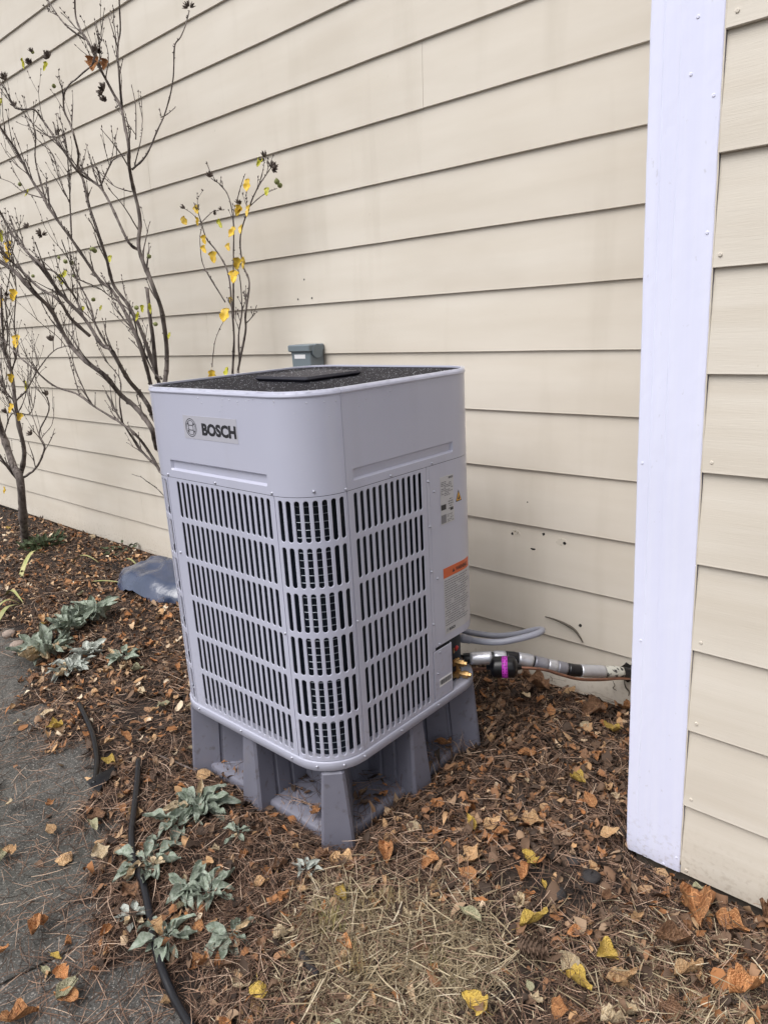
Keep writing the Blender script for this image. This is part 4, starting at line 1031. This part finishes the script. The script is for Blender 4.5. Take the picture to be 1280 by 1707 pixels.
stick_([(503, 1603), (515, 1620), (531, 1640)], .0095, 'charred black stick in the dry straw at bottom', M_CHAR)
stick_([(268, 1262), (300, 1270), (330, 1276)], .0032, 'thin grey twig lying left of the plastic stand')
stick_([(140, 1300), (100, 1330), (92, 1400)], .0016, 'long thin curved twig lying on the path by the torn edging')
stick_([(88, 1610), (100, 1660), (134, 1690)], .0014, 'long fine stalk on the path at the bottom left')
stick_([(60, 1232), (95, 1208), (128, 1200)], .0014, 'fine stalk across the path joint near the left')
# pine cone
w = at_z(886, 1600, .03); z = float(gz(w[0], w[1])); pc_ = empty('pine_cone', (w[0], w[1], z + .030)); tag(pc_, 'brown open pine cone lying on soil in the foreground', 'pine cone')
q = MB(); ax_ = Vector((.8, .25, .12)).normalized(); e1 = ax_.orthogonal().normalized(); e2 = ax_.cross(e1)
q.lathe((0, 0, 0), ax_, [(-.032, .006), (-.02, .014), (0, .015), (.02, .010), (.032, .003)], 10)
for i in range(70):
    t = i / 69; a = i * 2.399; h = -.030 + .062 * t; rr = .024 * math.sin(PI * (.15 + .8 * t)) + .003
    d = e1 * math.cos(a) + e2 * math.sin(a); s_ = ax_.cross(d); c = ax_ * h
    q.add([c + d * .006 + s_ * .003, c + d * .006 - s_ * .003, c + d * rr - s_ * .0065 + ax_ * .006, c + d * (rr + .003) + ax_ * .009, c + d * rr + s_ * .0065 + ax_ * .006, c + d * (rr - .003) + ax_ * .003], [(0, 1, 2, 3, 4), (0, 4, 5), (1, 5, 2), (5, 4, 3, 2), (0, 5, 1)])
q.build('scales', M_CONE, pc_, False, False)

# ------------------------------------------------------------------ fallen leaves
FSH = {}
for key, m in M_FALL.items():
    FSH[key] = [leaf_mesh('fallen_leaf', m, wid=.60, curl=.2, cup=.18, seed=201), leaf_mesh('fallen_leaf', m, wid=.72, curl=.3, cup=.35, lobes=2.5, seed=202, wav=.12),
                leaf_mesh('fallen_leaf', m, wid=.42, curl=.4, cup=.7, seed=203, wav=.10), leaf_mesh('fallen_leaf', m, wid=.9, curl=.3, cup=.3, lobes=1.5, seed=204, wav=.12),
                leaf_mesh('fallen_leaf', m, wid=.85, curl=-.4, cup=-.25, seed=205, wav=.08), leaf_mesh('fallen_leaf', m, wid=.55, curl=.45, cup=.8, lobes=2, seed=206, wav=.14)]
rf = random.Random(31)
def gs(x, y):
    """surface that loose litter lies on: bed, path slabs or the stand's base plate"""
    g = np.maximum(gz(x, y), np.where(y < edge_y(x) - .03, .0065, -1))
    inp = (np.abs(x - (C0_X - .37)) < .335) & (np.abs(y - (C0_Y + .37)) < .335)
    return np.where(inp, np.maximum(g, .0290), g)
def drop_leaf(x, y, key, shape, size, label, group=None, lift=0, tilt=.3, z=None):
    o = link('fallen_leaf', FSH[key][shape]); z = float(gs(x, y)) if z is None else z
    yaw = rf.uniform(0, 2 * PI); off = Matrix.Rotation(yaw, 3, 'Z') @ Vector((.45 * size, 0, 0))
    nrm = (rf.gauss(0, tilt), rf.gauss(0, tilt), 1)
    orient(o, (x - off.x, y - off.y, z + .008 + lift + .05 * size), nrm, yaw, size)
    return tag(o, label, 'leaf', group)
SPEC = [(198, 1276, 'yellow', 3, .046, 'round bright yellow leaf beside the torn black edging'), (81, 1441, 'tan', 4, .055, 'oval tan leaf lying alone on the path'),
 (103, 1382, 'tan', 0, .05, 'tan leaf on the path just above the oval tan one'), (45, 1540, 'orange brown', 2, .075, 'long orange leaf on the path, larger of two side by side'), (65, 1539, 'orange brown', 1, .045, 'smaller orange leaf right of the long orange one on the path'),
 (140, 1676, 'orange brown', 0, .06, 'orange leaf at the bottom edge of the path beside a fine stalk'), (127, 1647, 'grey green', 0, .07, 'pale greenish leaf on the path near the bottom slab joint'), (17, 1682, 'orange brown', 1, .08, 'jagged orange leaf in the bottom left corner on the path'),
 (447, 1638, 'yellow', 4, .05, 'round yellow leaf below the front lambs ears'), (87, 1607, 'orange brown', 1, .045, 'torn orange leaf on the path above the bottom joint'), (90, 1580, 'yellow', 0, .032, 'small yellow green leaf on the path above the torn orange one'),
 (225, 1246, 'orange brown', 2, .06, 'orange leaf lying on bare soil left of the stand'), (326, 1291, 'tan', 4, .06, 'crinkled buff leaf at the left foot of the stand'), (367, 1292, 'brown', 1, .06, 'brown leaf on the stand base between two fins'), (389, 1297, 'yellow', 0, .042, 'small yellow green leaf leaning at the left middle fin'),
 (268, 1178, 'grey green', 3, .05, 'pale green leaf on dark soil left of the heat pump'), (225, 1153, 'pale buff', 0, .045, 'pale leaf on soil below the lone lambs ear'), (177, 1444, 'pale buff', 3, .05, 'pale folded leaf left of the hose plant'), (160, 1360, 'grey green', 2, .06, 'twisted pale leaf left of the upper hose'),
 (83, 1181, 'pale buff', 0, .055, 'pale leaf at the path edge below the broad lambs ear'), (40, 1414, 'tan', 1, .04, 'small curled tan leaf on the left of the path'), (69, 1346, 'orange brown', 1, .032, 'tiny orange leaf on the path beside the curved twig'), (10, 1345, 'pale buff', 0, .04, 'pinkish pale leaf at the left edge of the path'),
 (886, 1553, 'yellow', 2, .075, 'golden yellow leaf on bare soil in the foreground'), (947, 1597, 'pale buff', 3, .05, 'cream coloured notched leaf right of the pine cone'), (1038, 1597, 'yellow', 1, .065, 'yellow lobed leaf in the foreground near the lower right'), (1033, 1216, 'yellow', 3, .06, 'yellow leaf beside the white corner board near the back wall'),
 (857, 1384, 'tan', 1, .062, 'crisp tan leaf on needles midway between stand and corner board'), (684, 1375, 'pale buff', 4, .045, 'pale round leaf right of the front stand fin'), (791, 1464, 'orange brown', 0, .06, 'orange tan leaf behind the bare soil patch'), (861, 1405, 'orange brown', 2, .05, 'narrow orange leaf below the crisp tan one'),
 (560, 1504, 'yellow', 5, .05, 'crumpled yellow leaf beside the buff pebble'), (508, 1502, 'tan', 4, .038, 'pinkish tan leaf left of the buff pebble'), (1186, 1525, 'orange brown', 5, .115, 'largest curled tan brown leaf below the right siding'), (1199, 1644, 'orange brown', 5, .085, 'curled orange brown leaf at the lower right below the large brown one'), (1183, 1594, 'brown', 2, .11, 'long rolled brown leaf below the largest curled one'),
 (1046, 1659, 'tan', 2, .055, 'narrow tan leaf at the bottom right of the soil patch'), (830, 1694, 'yellow', 1, .06, 'yellow tan leaf at the bottom edge right of the straw'), (1142, 1631, 'tan', 2, .07, 'slender buff leaf left of the lower curled leaves'), (627, 1416, 'orange brown', 5, .07, 'upright crumpled orange leaf right of the front stand fin'), (714, 1433, 'orange brown', 1, .055, 'orange pink leaf below the pale round one'),
 (974, 1212, 'pale buff', 4, .045, 'pale leaf in the litter left of the yellow one by the board'), (1005, 1356, 'orange brown', 0, .055, 'brown orange leaf left of the white board'), (1011, 1416, 'tan', 0, .055, 'tan leaf near the foot of the white board'), (820, 1547, 'grey green', 2, .06, 'grey green leaf in the straw left of the golden leaf'), (542, 1428, 'tan', 1, .085, 'broad crumpled tan leaf at the foot of the front stand fin'), (525, 1362, 'orange brown', 1, .045, 'small orange leaf on the stand base beside the front fin'),
 (1250, 1565, 'brown', 1, .12, 'dark brown leaf tucked under the right siding'), (1262, 1545, 'brown', 5, .10, 'brown curled leaf against the siding at the right edge'), (1165, 1540, 'orange brown', 1, .075, 'orange brown leaf left of the largest curled one'), (930, 1150, 'brown', 5, .10, 'large brown leaf below the taped pipe near the wall'), (990, 1172, 'brown', 1, .10, 'large brown leaf against the back wall under the pipe end'), (880, 1160, 'pale buff', 0, .05, 'pale leaf in the litter under the black filter cylinder'), (742, 1255, 'orange brown', 1, .06, 'orange leaf at the foot of the right stand fin'), (850, 1150, 'brown', 5, .07, 'brown leaf standing in the litter below the filter cylinder')]
for px, py, key, sh_, size, label in SPEC:
    w = at_z(px, py, .03); on = label.startswith(('brown leaf on the stand', 'small orange leaf on the stand'))
    drop_leaf(w[0], w[1], key, sh_, size, label, lift=.012 if not on else .012, tilt=.22)
def in_unit(x, y, m=.02):
    v = HM.inverted() @ Vector((x, y, .2)); return -.74 - m < v.x < m and -m < v.y < .74 + m
def blocked(x, y):
    if x > -.71 and y > -.665: return True
    return y > -.01
cnt = 0; KEYS = ['orange brown'] * 6 + ['tan'] * 5 + ['brown'] * 6 + ['pale buff'] * 3 + ['yellow'] + ['grey green'] * 2
while cnt < 240:
    x = rf.uniform(-5.8, .1); y = rf.uniform(-2.3, -.02); d = math.hypot(x, y + 2.28)
    if rf.random() > min(1, (1.5 / d) ** 1.6) or blocked(x, y) or in_unit(x, y): continue
    onp = y < edge_y(x) - .04
    if onp and rf.random() > .16: continue
    v = Vector((x, y, 0)) - Vector(CAM); 
    f = v.dot(Vector(FV)); a = v.dot(Vector(RV)) / f * FPX; b = v.dot(Vector(UV)) / f * FPX
    if f <= 0 or abs(a) > 660 or abs(b) > 880: continue
    key = rf.choice(KEYS); ad = {'orange brown': 'orange brown', 'tan': 'tan', 'brown': 'dark brown', 'pale buff': 'pale buff', 'yellow': 'dull yellow', 'grey green': 'grey green'}[key]
    if onp: reg, g = 'scattered on the grey path', 'leaves on the path'
    elif x < -2.35: reg, g = 'in the bed left of the heat pump', 'leaves in the left bed'
    elif y > -.62 and x > -1.35: reg, g = 'between heat pump and back wall', 'leaves behind the heat pump'
    elif x > -.62: reg, g = 'on needles below the right hand siding', 'leaves below the siding'
    elif y > -.95: reg, g = 'between the stand and white board', 'leaves beside the stand'
    else: reg, g = 'in front of the plastic stand', 'leaves in front of the stand'
    sh_ = rf.choice((0, 1, 1, 2, 3, 4, 5, 5)); sz = rf.uniform(.026, .062)
    sw = 'tiny ' if sz < .035 else 'small ' if sz < .045 else '' if sz < .054 else 'large '
    drop_leaf(x, y, key, sh_, sz, f"{sw}{('oval', 'ragged', 'narrow folded', 'broad', 'rounded', 'curled')[sh_]} {ad} leaf {reg}", g, lift=rf.uniform(-.002, .008), tilt=.28)
    cnt += 1

# ------------------------------------------------------------------ masses: litter chips, needles, straw
def scatter(n, xr, yr, wpow=1.6, dref=1.4, path=.1, gaps=None):
    out = []; tot = 0
    while tot < n:
        k = n * 4; x = rng.uniform(*xr, k); y = rng.uniform(*yr, k); d = np.hypot(x, y + 2.28)
        ok = rng.random(k) < np.minimum(1, (dref / d) ** wpow)
        ok &= ~((x > -.70) & (y > -.66)) & (y < -.005)
        e = y - (edge_y(x) - .03 + edge_n(x, y) * 1.6)
        pr = np.where(e > 0, 1, path * np.exp(e * 4.5) + path * .16); ok &= rng.random(k) < pr
        if gaps is not None: ok &= rng.random(k) < gaps(x, y)
        lx = (x - C0.x); ly = (y - C0.y); inside = (lx < -.02) & (lx > -.72) & (ly > .02) & (ly < .72); ok &= ~(inside & (rng.random(k) > .16))
        out.append(np.stack([x[ok], y[ok]], 1)); tot += int(ok.sum())
    return np.concatenate(out)[:n]
def ribbons(P, L, wd, rise, bend, tone, name, m, label, nseg=3, up=None, zoff=0.0):
    n = len(P); a = rng.uniform(0, 2 * PI, n); k = nseg + 1
    t = np.linspace(-.5, .5, k)
    ca, sa = np.cos(a), np.sin(a)
    x = P[:, 0:1] + ca[:, None] * t * L[:, None] - sa[:, None] * bend[:, None] * (t ** 2) * L[:, None]
    y = P[:, 1:2] + sa[:, None] * t * L[:, None] + ca[:, None] * bend[:, None] * (t ** 2) * L[:, None]
    y = np.minimum(y, np.where(x > -.705, -.668, -.006))
    gzv = gs(x, y)
    z = gzv + rise[:, None] + zoff + t * L[:, None] * (up[:, None] if up is not None else rng.normal(0, .10, n)[:, None])
    z = np.maximum(z, gzv + .001)
    r = rng.uniform(-.9, .9, n); wx = -sa * np.cos(r); wy = ca * np.cos(r); wz = np.sin(r)
    tap = np.array([.7, 1, .9, .35])[:k] if k == 4 else np.linspace(1, .4, k)
    w = wd[:, None] * tap / 2
    A = np.stack([x - wx[:, None] * w, y - wy[:, None] * w, z - wz[:, None] * w], -1); B = np.stack([x + wx[:, None] * w, y + wy[:, None] * w, z + wz[:, None] * w], -1)
    V = np.stack([A, B], 2).reshape(-1, 3)
    base = (np.arange(n) * k * 2)[:, None]; f = np.array([[2 * i, 2 * i + 1, 2 * i + 3, 2 * i + 2] for i in range(nseg)]).reshape(1, -1)
    F = (base + f).reshape(-1, 4)
    me = bpy.data.meshes.new(name); me.vertices.add(len(V)); me.vertices.foreach_set('co', V.astype(np.float32).ravel())
    me.loops.add(F.size); me.loops.foreach_set('vertex_index', F.astype(np.int32).ravel())
    me.polygons.add(len(F)); me.polygons.foreach_set('loop_start', np.arange(0, F.size, 4, dtype=np.int32)); me.polygons.foreach_set('loop_total', np.full(len(F), 4, dtype=np.int32))
    me.update(calc_edges=True); me.validate()
    at = me.attributes.new('tone', 'FLOAT', 'POINT'); at.data.foreach_set('value', np.repeat(tone, k * 2).astype(np.float32))
    me.materials.append(m); return tag(link(name, me), label, kind='stuff')
def chips(P, S, tone, name, label, lift=0.0):
    """small curled leaf scraps: six-sided, bent along the middle"""
    n = len(P); a = rng.uniform(0, 2 * PI, n)
    tt = np.array([0, .22, .5, .78, 1.0]); wt = np.array([.12, .75, 1, .7, .08]); k = 5
    asp = rng.uniform(.28, .75, n)[:, None] * (1 + rng.normal(0, .16, (n, k))); cl = rng.normal(0, 1.0, n)[:, None]; cu = rng.gamma(2, .38, n)[:, None] * rng.choice([1, 1, 1, -1], n)[:, None]
    th = (tt - .5)[None] * cl * 1.4; bx = (tt - .5)[None] * np.cos(th); bz = np.abs(np.sin(th)) * np.abs(tt - .5) * np.sign(cl + 1e-6) + rng.normal(0, .04, (n, k))
    sk = rng.normal(0, .25, n)[:, None]
    pts = np.zeros((n, k, 3, 3))
    for q, v in enumerate((-1, 0, 1)):
        w_ = wt[None] * asp * .5 * (1 + rng.normal(0, .18, (n, k)))
        pts[:, :, q, 0] = bx; pts[:, :, q, 1] = v * w_ * np.cos(cu * .7) + sk * (tt - .5)[None] ** 2 * 2; pts[:, :, q, 2] = bz + abs(v) * w_ * np.sin(cu)
    pts = pts.reshape(n, k * 3, 3)
    tx, ty = rng.normal(0, .30, n), rng.normal(0, .35, n)
    pts[:, :, 2] += pts[:, :, 0] * tx[:, None] + pts[:, :, 1] * ty[:, None]
    pts[:, :, 2] -= np.minimum(pts[:, :, 2].min(1), 0)[:, None] * .7
    ca, sa = np.cos(a)[:, None], np.sin(a)[:, None]
    x = P[:, :1] + (pts[:, :, 0] * ca - pts[:, :, 1] * sa) * S[:, None]; y = P[:, 1:] + (pts[:, :, 0] * sa + pts[:, :, 1] * ca) * S[:, None]
    y = np.minimum(y, np.where(x > -.705, -.668, -.006))
    g = gs(x, y); z = np.maximum(g + .001, g + .002 + pts[:, :, 2] * S[:, None] + lift * rng.random(n)[:, None])
    V = np.stack([x, y, z], -1).reshape(-1, 3)
    f = np.array([[i * 3 + j, i * 3 + j + 1, i * 3 + j + 4, i * 3 + j + 3] for i in range(k - 1) for j in range(2)]).reshape(1, -1); F = ((np.arange(n) * k * 3)[:, None] + f).reshape(-1, 4)
    me = bpy.data.meshes.new(name); me.from_pydata(V, [], F.tolist()); me.update()
    me.polygons.foreach_set('use_smooth', [True] * len(me.polygons)); at = me.attributes.new('tone', 'FLOAT', 'POINT'); at.data.foreach_set('value', np.repeat(tone, 15).astype(np.float32))
    me.materials.append(M_CHIP); return tag(link(name, me), label, kind='stuff')
def bare(x, y):     # bare soil patches
    g = np.ones_like(x)
    for px, py, r, k in ((880, 1480, .13, .85), (830, 1640, .16, .8), (780, 1560, .08, .6), (240, 1190, .20, .75), (345, 1450, .05, .7), (975, 1500, .12, .7)):
        w = at_z(px, py, .02); g *= 1 - k * np.exp(-((x - w[0]) ** 2 + (y - w[1]) ** 2) / r ** 2)
    return g
n = 15000; P = scatter(n, (-7, .2), (-2.3, 0), 1.0, 1.4, .02, lambda x, y: bare(x, y) * np.where((x > -1.7) & (y < -1.1), .5, 1)); lt = np.clip((-P[:, 0] - 2.0) / 1.2, 0, 1)
chips(P, np.minimum(rng.gamma(5, .0042, n), .036), np.clip(rng.beta(1.5, 2.4, n) + .10 * lt, 0, 1), 'leaf_litter', 'scraps of broken brown leaves littering the mulch bed')
n = 6000; P = scatter(n, (-6, .2), (-2.3, 0), 1.25, 1.4, .035, lambda x, y: bare(x, y) * np.where((x > -1.6) & (y > -1.05), 1, np.where(x < -2.2, .8, .34)))
chips(P, np.minimum(rng.gamma(7, .0047, n), .046), np.clip(rng.beta(1.7, 2.0, n) + .12 * (P[:, 0] < -2.2), 0, 1), 'leaf_litter', 'curled shreds of tan and brown leaves lying over the needles', .014)
n = 66000; P = scatter(n, (-6, .2), (-2.3, 0), 1.5, 1.5, .34, lambda x, y: bare(x, y) * np.where(x < -2.8, .8, 1))
ribbons(P, rng.uniform(.035, .115, n), rng.uniform(.0010, .0019, n), rng.gamma(1.5, .0065, n), rng.normal(0, .20, n), np.clip(rng.beta(1.5, 1.7, n), 0, 1), 'pine_needles', M_NEEDLE, 'brown pine needles strewn over the mulch bed and path edge')
# straw patch in the foreground
def patch(n, spots, s):
    out = []
    for i in range(n):
        px, py, r = spots[rng.integers(len(spots))]; w = at_z(px, py, .02); out.append((w[0] + rng.normal(0, r), w[1] + rng.normal(0, r)))
    P = np.array(out); return P[(P[:, 1] > edge_y(P[:, 0]) + .02) & (P[:, 1] < -.69)]
P = patch(6200, [(640, 1570, .10), (720, 1560, .10), (560, 1600, .09), (640, 1660, .09), (760, 1620, .07), (600, 1700, .10), (700, 1700, .08), (560, 1530, .05), (1100, 1650, .12), (1200, 1690, .10)], 1); n = len(P)
ribbons(P, rng.uniform(.025, .10, n), rng.uniform(.0014, .0030, n), rng.gamma(1.6, .007, n), rng.normal(0, .22, n), np.clip(rng.beta(2, 2, n), 0, 1), 'dry_straw', M_STRAW, 'pale dry straw and dead grass lying in the foreground', up=rng.normal(0, .22, n))
def tuft(px, py, n, h, label, green):
    w = at_z(px, py, .02); q = MB()
    for i in range(n):
        x, y = w[0] + rf.gauss(0, .022), w[1] + rf.gauss(0, .02); z = float(gz(x, y)); L = h * rf.uniform(.45, 1.1); d = Vector((rf.gauss(0, .28), rf.gauss(0, .28), 1)).normalized(); s_ = Vector((rf.uniform(-1, 1), rf.uniform(-1, 1), 0)).normalized() * .0011
        p = Vector((x, y, z - .004)); m1 = p + d * L * .55; e = m1 + (d + Vector((rf.gauss(0, .3), rf.gauss(0, .3), -.1))).normalized() * L * .45
        q.loft([[p - s_, p + s_], [m1 - s_ * .9, m1 + s_ * .9], [e - s_ * .2, e + s_ * .2]], False)
    return tag(q.build('grass_tuft', green, None), label, 'grass tuft', 'grass tufts in the straw')
M_TG = mat('tuft_olive', (.22, .21, .07), .8, (.38, .31, .15), 30); M_TD = mat('tuft_dry', (.42, .33, .17), .8, (.30, .22, .11), 30)
tuft(552, 1560, 80, .075, 'olive green grass tuft below the crumpled yellow leaf', M_TG)
tuft(610, 1525, 60, .07, 'dry upright grass tuft at the back of the straw', M_TD); tuft(740, 1625, 50, .05, 'short olive stubble tuft in the middle of the straw', M_TG); tuft(650, 1515, 45, .06, 'sparse dry tuft right of the upright tuft', M_TD)
tuft(660, 1310, 40, .05, 'thin dry tuft at the foot of the right middle stand fin', M_TD); tuft(590, 1640, 70, .08, 'tall pale tuft standing at the bottom of the straw', M_TD)
